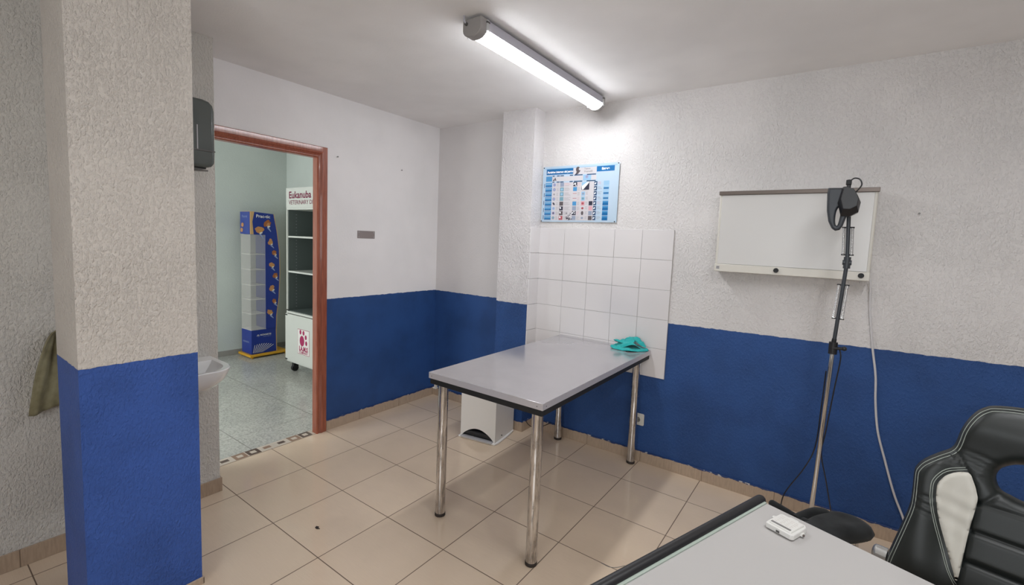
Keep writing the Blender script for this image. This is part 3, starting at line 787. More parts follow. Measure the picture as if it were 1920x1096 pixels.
springarm(E1, E2, .035, .165, .017)
mb = MB(); mb.cyl(E1-Vector((0, 0, .03)), E1+Vector((0, 0, .025)), .0145, M['lampblack'], 16); mb.cyl(E1+Vector((-.018, 0, -.002)), E1+Vector((.018, 0, -.002)), .012, M['lampblack'], 16); mb.build('elbow', fl)
# head: a faceted housing beside a hood that ends in the lens ring; x -> world x, y -> world z, z -> towards the camera
mh = frame((0, -.385, 0), (1, 0, 0), (0, 0, 1), (0, -1, 0))
hood = [(3.009, 1.815), (3.007, 1.790), (3.009, 1.750), (3.012, 1.706), (3.022, 1.656), (3.038, 1.623), (3.053, 1.611), (3.070, 1.616), (3.080, 1.634), (3.088, 1.664), (3.096, 1.694), (3.101, 1.731), (3.100, 1.775), (3.096, 1.813)]
hol = [(3.057, 1.721), (3.050, 1.699), (3.049, 1.663), (3.053, 1.640), (3.059, 1.637), (3.064, 1.664), (3.067, 1.699), (3.064, 1.719)]
mb = MB(); puff(mb, [hood, smoothpoly(hol, 3)], .0035, .012, .016, M['lampblack'], mh, r=.010); mb.build('lens_hood', fl, angle=60)
hou = [(3.066, 1.816), (3.109, 1.803), (3.128, 1.770), (3.139, 1.743), (3.134, 1.699), (3.103, 1.679), (3.068, 1.681), (3.052, 1.742)]
c0 = Vector((3.098, 1.760, 0)); n = len(hou)
fr = [tuple(c0.xy+(Vector(p)-c0.xy)*.76) for p in hou]
vs = [(x, y, -.060) for x, y in fr]+[(x, y, -.030) for x, y in hou]+[(x, y, .022) for x, y in hou]+[(x, y+.012, .050) for x, y in fr]
fs = [tuple(range(n-1, -1, -1)), tuple(range(3*n, 4*n))]
for L0 in (0, n, 2*n): fs += [(L0+i, L0+(i+1) % n, L0+n+(i+1) % n, L0+n+i) for i in range(n)]
mb = MB(); mb.add(vs, fs, M['black'], mh); mb.build('head_housing', fl, bevel=.0015)
for q in ((3.133, 1.742), (3.130, 1.724)):
    mb = MB(); mb.cyl(mh @ Vector((*q, .018)), mh @ Vector((*q, .030)), .003, M['ltgrey'], 8); mb.build('switch', fl)
mb = MB(); mb.cyl((3.088, -.375, 1.800), (3.088, -.375, 1.852), .0085, M['black'], 14); mb.box((3.076, -.388, 1.828), (3.098, -.362, 1.850), M['blackm']); mb.build('head_joint', fl, bevel=.002)
mb = MB(); mb.tube([(3.092, -.385, 1.846), (3.108, -.392, 1.856), (3.128, -.395, 1.848), (3.136, -.395, 1.826), (3.128, -.392, 1.808), (3.116, -.392, 1.790)], .0030, M['black'], 8); mb.build('head_cable', fl)
mb = MB(); mb.tube([PT+Vector((.026, -.012, .0)), PT+Vector((.034, -.012, -.05)), PT+Vector((.022, -.012, -.2)), PT+Vector((.006, -.012, -.42)), (3.09, -.33, .50), (3.12, -.22, .33), (3.155, -.10, .13), (3.17, -.05, .03), (3.19, -.04, .006)], .003, M['black'], 8)
mb.build('power_cable', fl)
mb = MB(); mb.tube([PT+Vector((-.018, .005, -.12)), PT+Vector((-.022, .008, -.3)), (3.062, -.31, .52), (3.02, -.16, .33), (2.955, -.07, .16), (2.93, -.055, .08), (2.925, -.10, .006)], .003, M['black'], 8)
mb.build('power_cable', fl)

# ---- black stool beyond the desk
st = thing('stool', 'black upholstered stool with a padded side bar, between desk and magnifier lamp', 'stool', (3.14, -1.02, 0))
seatp = smoothpoly([(3.10, -.91), (3.135, -.868), (3.18, -.848), (3.235, -.852), (3.274, -.895), (3.276, -.935), (3.240, -.985), (3.195, -1.035), (3.14, -1.13), (3.05, -1.22), (3.02, -1.12), (3.06, -1.00)], 4)
mb = MB(); puff(mb, [seatp], .009, .030, .034, M['stoolfab'], Matrix.Translation((0, 0, .455)), r=.045, hfun=lambda x, y, d: .003*mnoise.noise(Vector((x*20, y*20, 0)))); mb.build('seat', st, angle=80)
mb = MB(); mb.tube([(2.945, -.962, .47), (2.99, -.985, .468), (3.04, -1.012, .466), (3.075, -1.02, .466)], .015, M['stoolfab'], 14); mb.sphere((2.945, -.962, .47), .015, M['stoolfab'], 8)
mb.tube([(3.03, -1.02, .466), (3.055, -.985, .474), (3.09, -.93, .476), (3.125, -.905, .47), (3.14, -.93, .455)], .018, M['stoolfab'], 12)
mb.build('side_bar', st)
for x, y, dx, dy in ((3.222, -.945, .035, .02), (3.212, -1.005, .06, -.03), (3.075, -1.0, -.05, .06), (3.08, -1.15, -.05, -.06)):
    mb = MB(); mb.cyl((x, y, .43), (x+dx, y+dy, .004), .0095, M['chrome'], 14, .0085); lg = mb.build('leg', st)
    mb = MB(); mb.cyl((x+dx, y+dy, 0), (x+dx*.95, y+dy*.95, .02), .012, M['rubber'], 12); mb.build('foot_cap', lg)

# ---- desk
dk = thing('desk', 'white desk with a black rounded edge, cut off by the lower right of the picture', 'desk', (3.5, -2.05, 0))
e1 = Vector((.9407, -.3393, 0)); e2 = Vector((-.3393, -.9407, 0)); DA = Vector((2.957, -1.518, 0))
md = frame(DA, e1, -e2, (0, 0, 1)); DWd, DDp = 1.45, .78
mb = MB(); mb.box((.012, -DDp, .715), (DWd, 0, .740), M['laminate'], md); mb.build('desktop', dk, bevel=.0015)
mb = MB(); mb.prism([(.004, -DDp), (.0118, -DDp), (.0118, .0), (.004, .0)], .7135, .7425, M['bevelstrip'], md); mb.build('edge_strip', dk, bevel=.001)['label'] = 'pale greenish edge strip'
mb = MB(); pts = [md @ Vector((-.010, -DDp, .738)), md @ Vector((-.010, .004, .738))]
mb.cyl(pts[0], pts[1], .0155, M['black'], 24); mb.sphere(pts[1], .0155, M['black'], 10); mb.box((-.0255, -DDp, .712), (.0045, .004, .738), M['black'], md); mb.build('edge_roll', dk, bevel=.003)['label'] = 'black rounded edge roll'
for x in (.05, DWd-.09):
    mb = MB(); mb.box((x, -DDp+.05, .0), (x+.04, -DDp+.09, .715), M['ltgrey'], md); mb.build('leg', dk, bevel=.003)
    mb = MB(); mb.box((x, -.09, .0), (x+.04, -.05, .715), M['ltgrey'], md); mb.build('leg', dk, bevel=.003)
mb = MB(); mb.box((.09, -DDp+.06, .66), (DWd-.09, -DDp+.08, .715), M['ltgrey'], md); mb.build('rail', dk, bevel=.002)

# ---- small device on the desk
dv = thing('switch_module', 'small white electrical module lying face down on the desk', 'electrical part', (3.027, -1.655, .74))
mv = Matrix.Translation((3.029, -1.640, .7405)) @ Matrix.Rotation(math.radians(-22), 4, 'Z') @ Matrix.Diagonal((1.06, 1.16, 1.0, 1.0))
mb = MB(); mb.prism([(-.033, -.036), (.029, -.036), (.034, -.031), (.034, .026), (.026, .036), (.010, .036), (.008, .040), (-.012, .040), (-.014, .036), (-.030, .036), (-.035, .031), (-.035, .012), (-.040, .010), (-.040, .002), (-.035, 0), (-.035, -.030)], .003, .017, M['white'], mv); mb.build('case', dv, bevel=.002)
mb = MB(); mb.prism([(-.028, -.030), (.026, -.030), (.028, .028), (-.026, .028)], 0, .021, M['white'], mv); mb.build('raised_back', dv, bevel=.0025)
mb = MB(); mb.box((-.026, -.027, .0208), (.022, -.0205, .0218), M['grey'], mv); mb.build('contact_strip', dv)['label'] = 'grey strip'
mb = MB()
for q in range(5):
    for c_ in range(4):
        mb.box((-.022+c_*.0115, -.014+q*.0075, .0209), (-.022+c_*.0115+rr.uniform(.005, .009), -.0128+q*.0075, .0213), M['sw_label'], mv)
mb.build('printed_lines', dv)
mb = MB(); mb.box((-.006, -.0375, .006), (.002, -.0355, .011), M['darkgrey'], mv); mb.box((.033, .0, .004), (.038, .012, .010), M['white'], mv); mb.cyl(mv @ Vector((.037, .004, .007)), mv @ Vector((.041, .004, .007)), .003, M['alu'], 10); mb.build('terminal', dv)

# ---- gaming chair
ch = thing('office_chair', 'black and white racing-style office chair with ribbed back at the right edge', 'chair', (3.60, -1.62, 0))
P0 = Vector((3.30079, -1.41125, .89897)); cdx = Vector((.970296, -.241922, 0)); cup = Vector((.050298, .201736, .978148)); cn = Vector((-.236632, -.949092, .207912))
mc = frame(P0, cdx, cup, cn); SCN = .257
halfL = [(.06, -.462), (.005, -.43), (-.03, -.36), (-.034, -.29), (-.028, -.239), (-.020, -.196), (-.004, -.116), (.003, -.070), (.002, -.017), (.001, .016), (.006, .034), (.018, .054), (.043, .080), (.065, .100), (.073, .119), (.079, .154), (.089, .185), (.102, .210), (.117, .226), (.134, .235), (.183, .243)]
outl = halfL+[(SCN, .245)]+[(2*SCN-x, y) for x, y in reversed(halfL)]
hl = [(SCN, .108), (.196, .106), (.167, .091), (.156, .075), (.154, .056), (.164, .033), (.182, .026), (.204, .020), (SCN, .014)]
hole = hl+[(2*SCN-x, y) for x, y in reversed(hl[1:-1])]
outS = smoothpoly(outl, 3); holeS = smoothpoly(hole, 3)
insL = [(.105, .054), (.072, .037), (.056, .010), (.054, -.014), (.058, -.049), (.068, -.091), (.086, -.145), (.104, -.194), (.114, -.217), (.118, -.173), (.122, -.091), (.129, -.013), (.126, .010), (.118, .034)]
def mir(L): return [(2*SCN-x, y) for x, y in L]
cr = []
seams = [[(.072, .108), (.088, .082), (.108, .050), (.118, .030), (.129, -.010), (.122, -.091), (.116, -.20), (.110, -.30), (.10, -.45)],
         [(.129, -.012), (.145, -.004), (.160, .020), (.166, .034)], [(.129, -.014), (SCN, -.012)],
         [(.072, .108), (.066, .090), (.078, .078)]]
for L in seams: cr += [(L, .0035, .008), (mir(L), .0035, .008)]
for hh in (-.086, -.161, -.236, -.311, -.386): cr.append(([(.122, hh), (2*SCN-.122, hh)], .006, .012))
folds = [[(.012, -.052), (.048, -.058)], [(.010, -.068), (.052, -.080)], [(.012, -.034), (.046, -.038)], [(.052, .078), (.095, .060)], [(.040, .070), (.088, .048)], [(.085, .098), (.125, .088), (.150, .078)], [(.082, .110), (.12, .104), (.155, .094)], [(.09, .085), (.13, .072), (.150, .066)],
         [(.11, -.24), (.03, -.30)], [(.13, .05), (.148, .045)]]
for L in folds: cr += [(L, .005, .0045), (mir(L), .005, .0045)]
crf = creases(cr)
def hback(x, y, d):
    e = crf(x, y, d)
    xx = min(x, 2*SCN-x)
    e += .020*math.exp(-((xx-.035)/.05)**2)*(1 if y < .06 else max(0, 1-(y-.06)/.08))      # side bolsters
    e += .020*math.exp(-((y-.17)/.05)**2)                                                   # head cushion
    e -= .014*math.exp(-((xx-.085)/.032)**2)*math.exp(-((y+.08)/.12)**2)
    return e
mb = MB(); puff(mb, [outS, holeS], .0052, .038, .045, M['leather'], mc, r=.030, hfun=hback); bk = mb.build('backrest', ch, angle=80)
for nm, L, Mx in (('l', insL, 1), ('r', mir(insL), -1)):
    mb = MB(); S_ = smoothpoly(L, 4)
    def hi2(x, y, d, _=None): return crf(x, y, d)*.2+.0012*math.sin(y*150+x*40)*math.exp(-((y+.05)/.05)**2)
    # the insert follows the surface of the back: raise it by the local height
    o0 = len(mb.v); puff(mb, [S_], .005, .006, .004, M['leather_white'], None, r=.008, hfun=hi2)
    for i in range(o0, len(mb.v)):
        v = mb.v[i]; xx = min(v.x, 2*SCN-v.x)
        z = .038+.020*math.exp(-((xx-.035)/.05)**2)-.014*math.exp(-((xx-.085)/.032)**2)*math.exp(-((v.y+.08)/.12)**2)
        mb.v[i] = mc @ Vector((v.x, v.y, v.z+z-.0005))
    mb.build('side_insert', ch, angle=80)['label'] = 'white insert panel'
def onback(x, y, off=.0):
    d = min(segdist(np.array([[x, y]]), np.array(outS[i]), np.array(outS[(i+1) % len(outS)]))[0][0] for i in range(len(outS)))
    prof = math.sqrt(max(0, 1-(1-min(d/.030, 1))**2))
    return mc @ Vector((x, y, .038*prof+hback(x, y, d)*min(1, d/.018)+off))
mb = MB()
def insetline(L, ins_):
    P = smoothpoly(L, 4, closed=False); out = []
    for i in range(len(P)):
        a = P[max(0, i-1)]; b = P[min(len(P)-1, i+1)]; dd = b-a; dd = dd/(np.hypot(*dd)+1e-9)
        out.append((P[i][0]+dd[1]*ins_, P[i][1]-dd[0]*ins_))
    return out
top = halfL+[(SCN, .245)]
for ins_ in (.008, .0145):
    for L in (insetline(top, ins_),):
        mb.tube([onback(x, y, .0006) for x, y in L], .0010, M['thread'], 5, sub=1); mb.tube([onback(2*SCN-x, y, .0006) for x, y in L], .0010, M['thread'], 5, sub=1)
for L in ([(.114, -.225), (.098, -.198), (.080, -.147), (.062, -.092), (.051, -.049), (.0475, -.014), (.050, .013), (.068, .042), (.103, .060)],
          [(.111, -.228), (.094, -.198), (.076, -.147), (.058, -.092), (.047, -.049), (.0435, -.014), (.046, .015), (.066, .047), (.100, .064)]):
    P = smoothpoly(L, 4, closed=False)
    mb.tube([onback(x, y, .0012) for x, y in P], .0010, M['thread'], 5, sub=1); mb.tube([onback(2*SCN-x, y, .0012) for x, y in P], .0010, M['thread'], 5, sub=1)
mb.build('stitching', ch)['label'] = 'pale green-grey stitching'
# side caps, seat, arms and base
for sg in (0, 1):
    sx = (lambda v: v if sg == 0 else 2*SCN-v)
    mb = MB(); mb.cyl(mc @ Vector((sx(-.052), -.246, -.012)), mc @ Vector((sx(-.028), -.246, -.012)), .025, M['silver'], 24); mb.sphere(mc @ Vector((sx(-.052), -.246, -.012)), .0245, M['silver'], 12, (.45, 1, 1)); mb.build('hinge_cap', ch)['label'] = 'silver hinge cap'
    mb = MB(); mb.box((min(sx(-.034), sx(-.016)), -.46, -.035), (max(sx(-.034), sx(-.016)), -.235, .0), M['blackm'], mc); mb.build('side_bracket', ch, bevel=.003)
hfw = Vector((-.241922, -.970296, 0)); SCt = P0+cdx*SCN+Vector((0, 0, 0))
so_ = Vector((SCt.x, SCt.y-.09, 0))
ms = frame((so_.x, so_.y, .455), cdx, -hfw, (0, 0, 1))
mb = MB(); puff(mb, [smoothpoly([(-.24, -.02), (-.25, -.2), (-.25, -.40), (-.21, -.47), (0, -.49), (.21, -.47), (.25, -.40), (.25, -.2), (.24, -.02), (0, 0)], 4)], .014, .045, .045, M['leather'], ms, r=.05, hfun=lambda x, y, d: -.02*math.exp(-(x/.14)**2)); mb.build('seat', ch, angle=80)
cc = ms @ Vector((0, -.24, 0))
mb = MB(); mb.cyl((cc.x, cc.y, .10), (cc.x, cc.y, .27), .028, M['black'], 20); mb.cyl((cc.x, cc.y, .27), (cc.x, cc.y, .41), .018, M['chrome'], 20); mb.box((cc.x-.09, cc.y-.12, .385), (cc.x+.09, cc.y+.12, .415), M['blackm']); mb.build('gas_lift', ch)
for k in range(5):
    a = 2*PI*k/5+.3; d = Vector((math.cos(a), math.sin(a), 0)); c0 = Vector((cc.x, cc.y, 0))
    mb = MB(); mb.cyl(c0+d*.02+Vector((0, 0, .115)), c0+d*.29+Vector((0, 0, .072)), .022, M['black'], 12, .015); sp = mb.build('base_spoke', ch)
    mb = MB(); p = c0+d*.29; s2 = d.cross(Vector((0, 0, 1)))
    mb.cyl(p+Vector((0, 0, .05)), p+Vector((0, 0, .075)), .008, M['blackm'], 10)
    for sg in (-1, 1): mb.cyl(p+s2*sg*.006+Vector((0, 0, .026)), p+s2*sg*.024+Vector((0, 0, .026)), .026, M['blackm'], 18)
    mb.build('caster', sp)
for sg in (-1, 1):
    mb = MB(); q = lambda x, y, z: ms @ Vector((x*sg, y, z))
    mb.tube([q(.22, -.30, -.02), q(.285, -.30, .02), q(.29, -.29, .17)], .014, M['black'], 10); arm = mb.build('armrest', ch)
    mb = MB(); mb.tube([q(.29, -.36, .18), q(.292, -.28, .185), q(.29, -.16, .18)], .020, M['black'], 12); mb.build('arm_pad', arm)

# ---- wash basin
wb = thing('wash_basin', 'white ceramic wash basin half hidden behind the blue pillar', 'basin', (.30, -2.26, .70))
def basin_ring(hx0, y0, y1, xf, r, n=10):
    """plan outline at one level: flat at the wall x=hx0, rounded front at x=xf"""
    pts = [(hx0, y0)]
    cx = xf-r
    for k in range(n+1):
        a = -PI/2+PI/2*k/n; pts.append((cx+r*math.cos(a), y0+r*.8*(1+math.sin(a))))
    for k in range(n+1):
        a = PI/2*k/n; pts.append((cx+r*math.cos(a), y1-r*.8*(1-math.sin(a))))
    pts.append((hx0, y1)); return pts
levels = [(.300, -2.44, -2.085, .520, .10, .668), (.300, -2.475, -2.050, .585, .13, .700), (.300, -2.50, -2.026, .622, .13, .738), (.300, -2.508, -2.012, .638, .13, .780), (.300, -2.508, -2.010, .642, .13, .796),
          (.302, -2.504, -2.014, .638, .13, .800), (.385, -2.485, -2.036, .615, .12, .797), (.392, -2.478, -2.043, .608, .12, .785), (.400, -2.44, -2.08, .575, .10, .725), (.42, -2.38, -2.14, .53, .08, .690)]
mb = MB(); vs = []; rings = [basin_ring(*l[:5]) for l in levels]; n = len(rings[0])
for R_, l in zip(rings, levels): vs += [(x, y, l[5]) for x, y in R_]
fs = []
for k in range(len(rings)-1): fs += [(k*n+i, k*n+(i+1) % n, (k+1)*n+(i+1) % n, (k+1)*n+i) for i in range(n)]
fs += [tuple(range(n-1, -1, -1)), tuple((len(rings)-1)*n+i for i in range(n))]
mb.add(vs, fs, M['ceramic']); mb.build('bowl', wb, angle=38)
mb = MB(); mb.cyl((.345, -2.26, .797), (.345, -2.26, .86), .018, M['chrome'], 18); mb.tube([(.345, -2.26, .85), (.38, -2.26, .875), (.43, -2.26, .865), (.445, -2.26, .85)], .010, M['chrome'], 10); mb.cyl((.345, -2.26, .86), (.345, -2.26, .89), .012, M['chrome'], 14, .018); mb.build('tap', wb)
mb = MB(); mb.cyl((.45, -2.26, .55), (.45, -2.26, .645), .018, M['white'], 16); mb.tube([(.45, -2.26, .56), (.45, -2.26, .50), (.40, -2.26, .48), (.30, -2.26, .48)], .016, M['white'], 12); mb.build('drain_pipe', wb)

# ---- towel dispenser
td = thing('towel_dispenser', 'smoked black plastic paper towel dispenser on the white wall behind the pillar', 'dispenser', (.30, -2.18, 1.96))
dpoly = [(-.14, 0), (.102, 0), (.122, .006), (.134, .022), (.136, .045), (.136, .278), (.130, .305), (.112, .322), (.085, .328), (-.14, .328)]
# local: x -> world +y, y -> world z, z -> world +x
mdp = frame((.300, -2.180, 1.802), (0, 1, 0), (0, 0, 1), (1, 0, 0))
mb = MB(); mb.prism(dpoly, .02, .190, M['smoke'], mdp); mb.build('cover', td, bevel=.014, seg=3)
mb = MB(); mb.prism([(x*.97, y*.98+.002) for x, y in dpoly], 0, .02, M['black'], mdp); mb.build('back_plate', td)
mb = MB(); mb.cyl(mdp @ Vector((-.12, .065, .1)), mdp @ Vector((.09, .065, .1)), .052, M['paper'], 30); mb.build('paper_roll', td)['label'] = 'grey paper roll seen through the cover'
mb = MB(); mb.box((-.13, .078, .1905), (.135, .084, .194), M['darkgrey'], mdp); mb.box((.055, .084, .1905), (.060, .20, .1925), M['ltgrey'], mdp); mb.box((.035, .084, .1905), (.037, .20, .192), M['darkgrey'], mdp); mb.cyl(mdp @ Vector((.01, .255, .189)), mdp @ Vector((.01, .255, .193)), .007, M['darkgrey'], 14); mb.build('cover_ribs', td)
mb = MB(); mb.box((-.10, -.006, .04), (.105, .004, .16), M['black'], mdp); mb.tube([mdp @ Vector((.0, -.008, .12)), mdp @ Vector((.06, -.016, .15)), mdp @ Vector((.11, -.014, .17))], .004, M['grey'], 8); mb.build('tear_bar', td)
# ---- towel on the wall behind the pillar
hk = MB(); hk.cyl((.30, -2.60, 1.03), (.335, -2.60, 1.03), .005, M['chrome'], 10); hk.cyl((.335, -2.60, 1.028), (.335, -2.60, 1.045), .005, M['chrome'], 10)
tag(hk.build('wall_hook', loc=(.30, -2.60, 1.03)), 'small chrome hook on the wall behind the pillar holding the towel', 'hook')
mb = MB(); NU, NV = 26, 24; vs = []
for i in range(NU+1):
    u = i/NU
    for j in range(NV+1):
        v = j/NV
        wid = .030+.18*(v**.42)
        y = -2.600+(u-.52)*wid-.012*v; z = 1.035-.335*v-.028*(1-abs(u-.1)*1.0)*v+.05*u*v*v*.6
        x = .326+.020*v+.016*math.sin(u*13+.6)*(1-.35*v)+.006*math.sin(u*29+v*5)
        vs.append((max(.303, x), y, z))
fs = [(i*(NV+1)+j, (i+1)*(NV+1)+j, (i+1)*(NV+1)+j+1, i*(NV+1)+j+1) for i in range(NU) for j in range(NV)]
mb.add(vs, fs, M['towel']); tw = mb.build('hand_towel', angle=80, loc=(.33, -2.60, 1.03)); md_ = tw.modifiers.new('th', 'SOLIDIFY'); md_.thickness = .004
tag(tw, 'olive green towel hanging on the wall left of the pillar', 'towel')

# ---- debris on the floor
mb = MB(); mb.prism([(1.02, -1.812), (1.034, -1.806), (1.042, -1.815), (1.052, -1.812), (1.04, -1.822), (1.026, -1.822)], 0, .004, M['rubber']); tag(mb.build('crumb', loc=(1.035, -1.815, 0)), 'tiny dark crumb on the floor tiles before the doorway', 'debris')
mb = MB(); mb.tube([(2.29, -1.13, .0012), (2.33, -1.13, .0012), (2.36, -1.11, .0012), (2.385, -1.075, .0012)], .0012, M['grey'], 6); tag(mb.build('thread', loc=(2.33, -1.12, 0)), 'thin curved grey thread on the floor right of the table', 'thread')

# ================================================================== NEXT ROOM
# ---- blue display stand.  local: x -> world +y (right in picture), y -> z, z -> world +x
ds = thing('display_stand', 'tall blue cardboard display stand with clear shelves in the next room', 'display', (-2.56, -.38, 0))
XF = -2.43
mds = frame((XF, -.545, 0), (0, 1, 0), (0, 0, 1), (1, 0, 0))
side = [(.290, .045), (.285, .30), (.290, .48), (.320, .70), (.333, 1.0), (.328, 1.27), (.30, 1.50), (.262, 1.700)]
poly = [(.0, .045)]+side+[(.035, 1.715), (.035, 1.452), (.168, 1.452), (.168, .330), (0, .330)]
mb = MB(); mb.prism([(0, .045), (.290, .045), (.285, .30), (.286, .33), (0, .33)], -.24, 0, PK['blue'], mds); mb.build('base_box', ds, bevel=.002)
pol2 = [(.168, .325), (.286, .325), (.290, .48), (.320, .70), (.333, 1.0), (.328, 1.27), (.30, 1.50), (.262, 1.700), (.045, 1.712), (.022, 1.60), (.035, 1.452), (.168, 1.452)]
mb = MB(); mb.prism(pol2, -.24, .0, PK['blue'], mds); mb.build('side_panel', ds)
mb = MB(); mb.prism([(.291, .045), (.286, .30), (.291, .48), (.321, .70), (.334, 1.0), (.329, 1.27), (.301, 1.50), (.263, 1.700), (.271, 1.700), (.309, 1.50), (.337, 1.27), (.342, 1.0), (.329, .70), (.300, .48), (.296, .30), (.301, .045)], -.24, -.002, PK['tan'], mds); mb.build('edge_trim', ds)['label'] = 'tan edge'
mb = MB(); mb.prism([(.0, 1.716), (.045, 1.716), (.022, 1.60), (.035, 1.455), (.0, 1.455)], -.20, .001, PK['tan'], mds); mb.build('corner_trim', ds)['label'] = 'orange-tan corner band'
mb = MB(); mb.box((-.004, 1.455, -.24), (0, 1.712, -.01), PK['blue2'], mds); mb.build('side_header', ds)
mb = MB(); mb.box((0, .33, -.235), (.166, 1.452, -.233), M['shelfclear'], mds); mb.box((-.002, .33, -.235), (.0, 1.452, 0), M['shelfclear'], mds); mb.box((0, .33, -.002), (.166, 1.452, 0), M['shelfclear'], mds); mb.box((0, .33, -.24), (.168, .337, 0), M['white'], mds); mb.build('clear_case', ds)['label'] = 'clear acrylic case'
for z in (.52, .69, .86, 1.04, 1.22):
    mb = MB(); mb.box((.002, z, -.232), (.164, z+.006, -.004), M['white'], mds); mb.build('shelf', ds)
mb = MB(); mb.box((-.03, .018, -.27), (.42, .044, .035), PK['yellow'], mds)
mb.build('foot_board', ds, bevel=.004)['label'] = 'yellow base board'
for x, z in ((.0, .02), (.39, .02), (.0, -.25), (.39, -.25)):
    mb = MB(); c_ = mds @ Vector((x, .009, z)); mb.cyl(c_-Vector((0, .008, 0)), c_+Vector((0, .008, 0)), .009, PK['yellow'], 12); mb.cyl(c_+Vector((0, 0, .0)), c_+Vector((0, 0, .02)), .004, PK['yellow'], 8); mb.build('caster', ds)
mb = MB()
def dl(pts, c, z=.0015): mb.add([(x, y, z) for x, y in pts], [tuple(range(len(pts)))], PK[c], mds)
def blob(x, y, r, c, z=.002, sy=.8, rot=0, seed=0):
    q = random.Random(seed); n = 13; P = []
    for i in range(n):
        a = 2*PI*i/n; rr_ = r*(.75+.45*q.random()); P.append((x+rr_*math.cos(a)*math.cos(rot)-rr_*sy*math.sin(a)*math.sin(rot), y+rr_*math.cos(a)*math.sin(rot)+rr_*sy*math.sin(a)*math.cos(rot)))
    dl(P, c, z)
for k, (x, y, r) in enumerate([(.10, 1.51, .050), (.19, 1.585, .046), (.225, 1.37, .036), (.27, 1.24, .034), (.235, 1.10, .036), (.28, .97, .033), (.24, .82, .036), (.265, .66, .033), (.215, .53, .038)]):
    mb = MB(); blob(x, y, r, 'fur' if k % 2 else 'fur2', .002, .8, k*.7, k); blob(x+.01, y-.012, r*.55, 'fur2' if k % 2 else 'orange', .003, .7, k, k+20); blob(x+.016, y-r*.75, r*.42, 'white', .0035, .5, .5, k+40)
    dl([(x-.005, y-r*1.1), (x+.02, y-r*1.0), (x+.045, y-r*2.0), (x+.038, y-r*2.05)], 'pale', .0022)
    mb.build('printed_picture', ds, smooth=False)['label'] = 'brown and orange printed animal picture on blue'
mb = MB()
for k in range(9):      # pale grass blades at the foot
    x0 = .016+k*.013; x1 = .036+k*.027; yk = .165-.0012*(k-3)**2; dl([(x0, .060), (x0+.004, .060), (x1+.005, yk-.004), (x1, yk)], 'white', .002+.0003*k)
mb.build('printed_blades', ds, smooth=False); mb = MB()
blob(.075, .262, .014, 'white', .002, .9, 0, 3); blob(.075, .258, .008, 'blue', .0026, .9, 0, 5)
textmesh(mb, 'NOVARTIS', .026, PK['white'], mds @ Matrix.Translation((.098, .258, .002)), 1.05, bold=.0006)
textmesh(mb, 'ANIMAL HEALTH', .012, PK['pale'], mds @ Matrix.Translation((.135, .240, .002)), 1.0)
mb.build('lettering', ds, smooth=False); mb = MB()
textmesh(mb, 'Prac-tic', .050, PK['white'], mds @ Matrix.Translation((.062, 1.650, .002)), 1.05, bold=.001)
mleft = frame((XF-.24, -.5495, 0), (1, 0, 0), (0, 0, 1), (0, -1, 0))
mb.build('lettering', ds, smooth=False); mb = MB()
textmesh(mb, 'Prac-tic', .042, PK['pale'], mleft @ Matrix.Translation((.05, 1.645, .0015)), 1.0)
mb.build('lettering', ds, smooth=False); mb = MB()
mleft2 = frame((XF-.24, -.5455, 0), (1, 0, 0), (0, 0, 1), (0, -1, 0))
textmesh(mb, 'NOVARTIS', .030, PK['pale'], mleft2 @ Matrix.Translation((.04, .175, .0015)), 1.0)
mb.build('lettering', ds, smooth=False)
for k, (x, y) in enumerate(((.06, 1.56), (.04, 1.50))):
    mb = MB(); P = [(x+.03*math.cos(2*PI*i/9)*(1+.2*(i % 2)), y+.025*math.sin(2*PI*i/9), .0015) for i in range(9)]; mb.add(P, [tuple(range(9))], PK['fur2'], mleft); mb.build('printed_picture', ds, smooth=False)

# ---- cabinet.  local: x -> world +x, y -> z, z -> world -y (towards the viewer)
cb = thing('display_cabinet', 'white pet food display cabinet with dark open shelves in the next room', 'cabinet', (-1.25, -.28, 0))
CX0, CX1, CY1, CYb = -1.700, -.84, -.515, -.02
mcb = frame((CX0, CY1, 0), (1, 0, 0), (0, 0, 1), (0, -1, 0)); Wc = CX1-CX0; Dc = CYb-CY1
ZB, ZD, ZT, ZH = .110, .635, 1.730, 1.955
mb = MB(); mb.box((0, ZB, -Dc), (.02, ZH-.22, 0), M['cabwhite'], mcb); mb.box((Wc-.02, ZB, -Dc), (Wc, ZH-.22, 0), M['cabwhite'], mcb)
mb.box((.02, ZB, -Dc), (Wc-.02, ZB+.02, 0), M['cabwhite'], mcb); mb.box((.02, ZD, -Dc), (Wc-.02, ZD+.022, 0), M['cabwhite'], mcb); mb.box((0, ZT, -Dc), (Wc, ZT+.02, 0), M['cabwhite'], mcb)
mb.build('carcass', cb, bevel=.0015)
mb = MB(); mb.box((.02, ZD+.022, -Dc), (Wc-.02, ZT, -Dc+.01), M['cabgrey'], mcb)
mb.box((.020, ZD+.022, -Dc+.01), (.024, ZT, -.012), M['cabgrey'], mcb); mb.box((Wc-.024, ZD+.022, -Dc+.01), (Wc-.020, ZT, -.012), M['cabgrey'], mcb); mb.box((.024, ZD+.022, -Dc+.01), (Wc-.024, ZD+.026, -.02), M['cabgrey'], mcb)
for q in range(30): mb.box((.0245, ZD+.06+q*.034, -.10), (.0255, ZD+.066+q*.034, -.092), M['ltgrey'], mcb)
mb.build('inner_lining', cb, smooth=False)['label'] = 'dark grey lining'
for z in (1.072, 1.440):
    mb = MB(); mb.box((.024, z, -Dc+.012), (Wc-.024, z+.018, -.006), M['cabwhite'], mcb); mb.build('shelf', cb, bevel=.002)
mb = MB(); mb.box((.004, ZB+.022, 0), (Wc-.004, ZD-.004, .016), M['cabwhite'], mcb); dr = mb.build('cabinet_door', cb, bevel=.002)
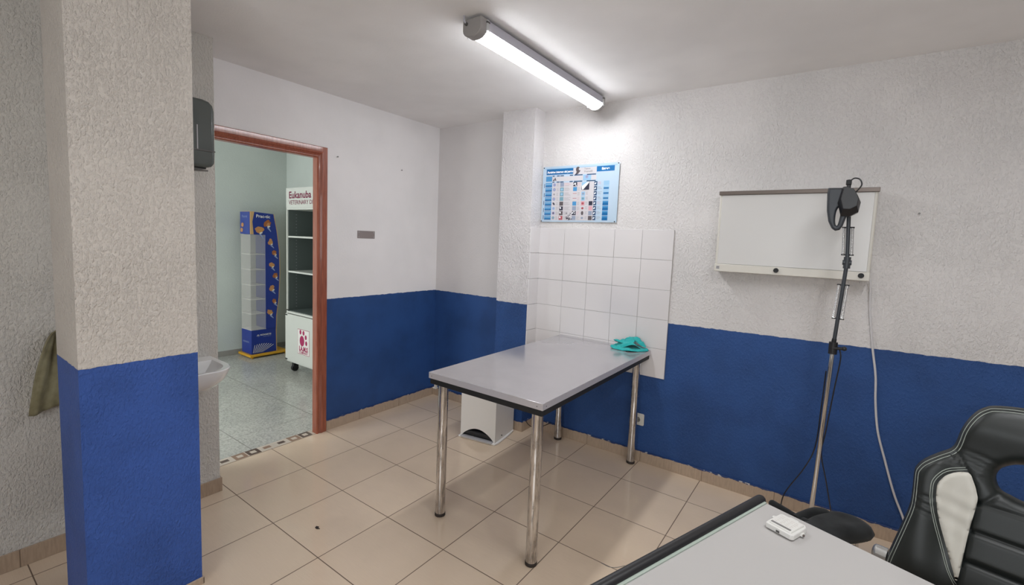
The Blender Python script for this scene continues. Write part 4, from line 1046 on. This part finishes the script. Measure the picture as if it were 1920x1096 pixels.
for z, zz in ((ZB+.024, .0175), (ZD-.022, .0175), (ZD+.028, .003)):
    mb = MB(); mb.box((.003, z, .0005), (.045, z+.012, zz), M['black'], mcb); mb.build('hinge', cb)
mb = MB(); mb.box((-.004, ZT+.02, -.02), (Wc+.004, ZH, 0), M['cabwhite'], mcb); hd = mb.build('header_board', cb, bevel=.002)
mb = MB()
textmesh(mb, 'Eukanuba', .098, PK['maroon'], mcb @ Matrix.Translation((.052, 1.848, .001)), 1.12, bold=.0022)
textmesh(mb, 'VETERINARY DIETS', .060, PK['maroon'], mcb @ Matrix.Translation((.052, 1.785, .001)), 1.08, bold=.0004)
def paw(mb, x, y, s_, m, mx, z=.0015):
    n = 18
    def el(cx, cy, rx_, ry_): mb.add([(cx+rx_*math.cos(2*PI*i/n), cy+ry_*math.sin(2*PI*i/n), z) for i in range(n)], [tuple(range(n))], m, mx)
    el(x-.15*s_, y, .30*s_, .38*s_); el(x-.35*s_, y+.62*s_, .13*s_, .17*s_); el(x+.05*s_, y+.60*s_, .13*s_, .17*s_); el(x+.34*s_, y+.32*s_, .13*s_, .17*s_); el(x+.40*s_, y-.10*s_, .13*s_, .17*s_)
paw(mb, .560, 1.90, .060, PK['magenta'], mcb)
mb.build('lettering', hd, smooth=False)['label'] = 'dark red lettering'
mb = MB(); SX0, SX1, SZ0, SZ1 = .252, .472, .238, .500
mb.box((SX0, SZ0, .016), (SX1, SZ1, .0170), PK['magenta'], mcb); mb.box((SX0+.004, SZ0+.004, .0168), (SX1-.004, SZ1-.004, .0176), PK['white'], mcb)
paw(mb, .358, .380, .145, PK['magenta'], mcb, .0182)
textmesh(mb, 'I.A.M.S', .066, PK['magenta'], mcb @ Matrix.Translation((.362, .276, .0182)), .88, 'CENTER', .0035)
textmesh(mb, 'COMPANY', .030, PK['magenta'], mcb @ Matrix.Translation((.362, .248, .0182)), 1.12, 'CENTER', .001)
mb.build('sticker', dr, smooth=False)['label'] = 'pink and white paw sticker'
mb = MB(); paw(mb, .12, 1.575, .11, M['ltgrey'], frame((CX0, CYb-.011, 0), (1, 0, 0), (0, 0, 1), (0, -1, 0)), .0022); mb.build('paw_mark', cb, smooth=False)['label'] = 'pale paw print on the dark back'
for x, z in ((.075, -.05), (Wc-.075, -.05), (.075, -Dc+.05), (Wc-.075, -Dc+.05)):
    mb = MB(); c_ = mcb @ Vector((x, .036, z)); mb.cyl(c_-Vector((.016, 0, 0)), c_+Vector((.016, 0, 0)), .036, M['blackm'], 22); mb.box((x-.022, .045, z-.03), (x+.022, ZB, z+.02), M['blackm'], mcb); mb.build('caster', cb, bevel=.002)
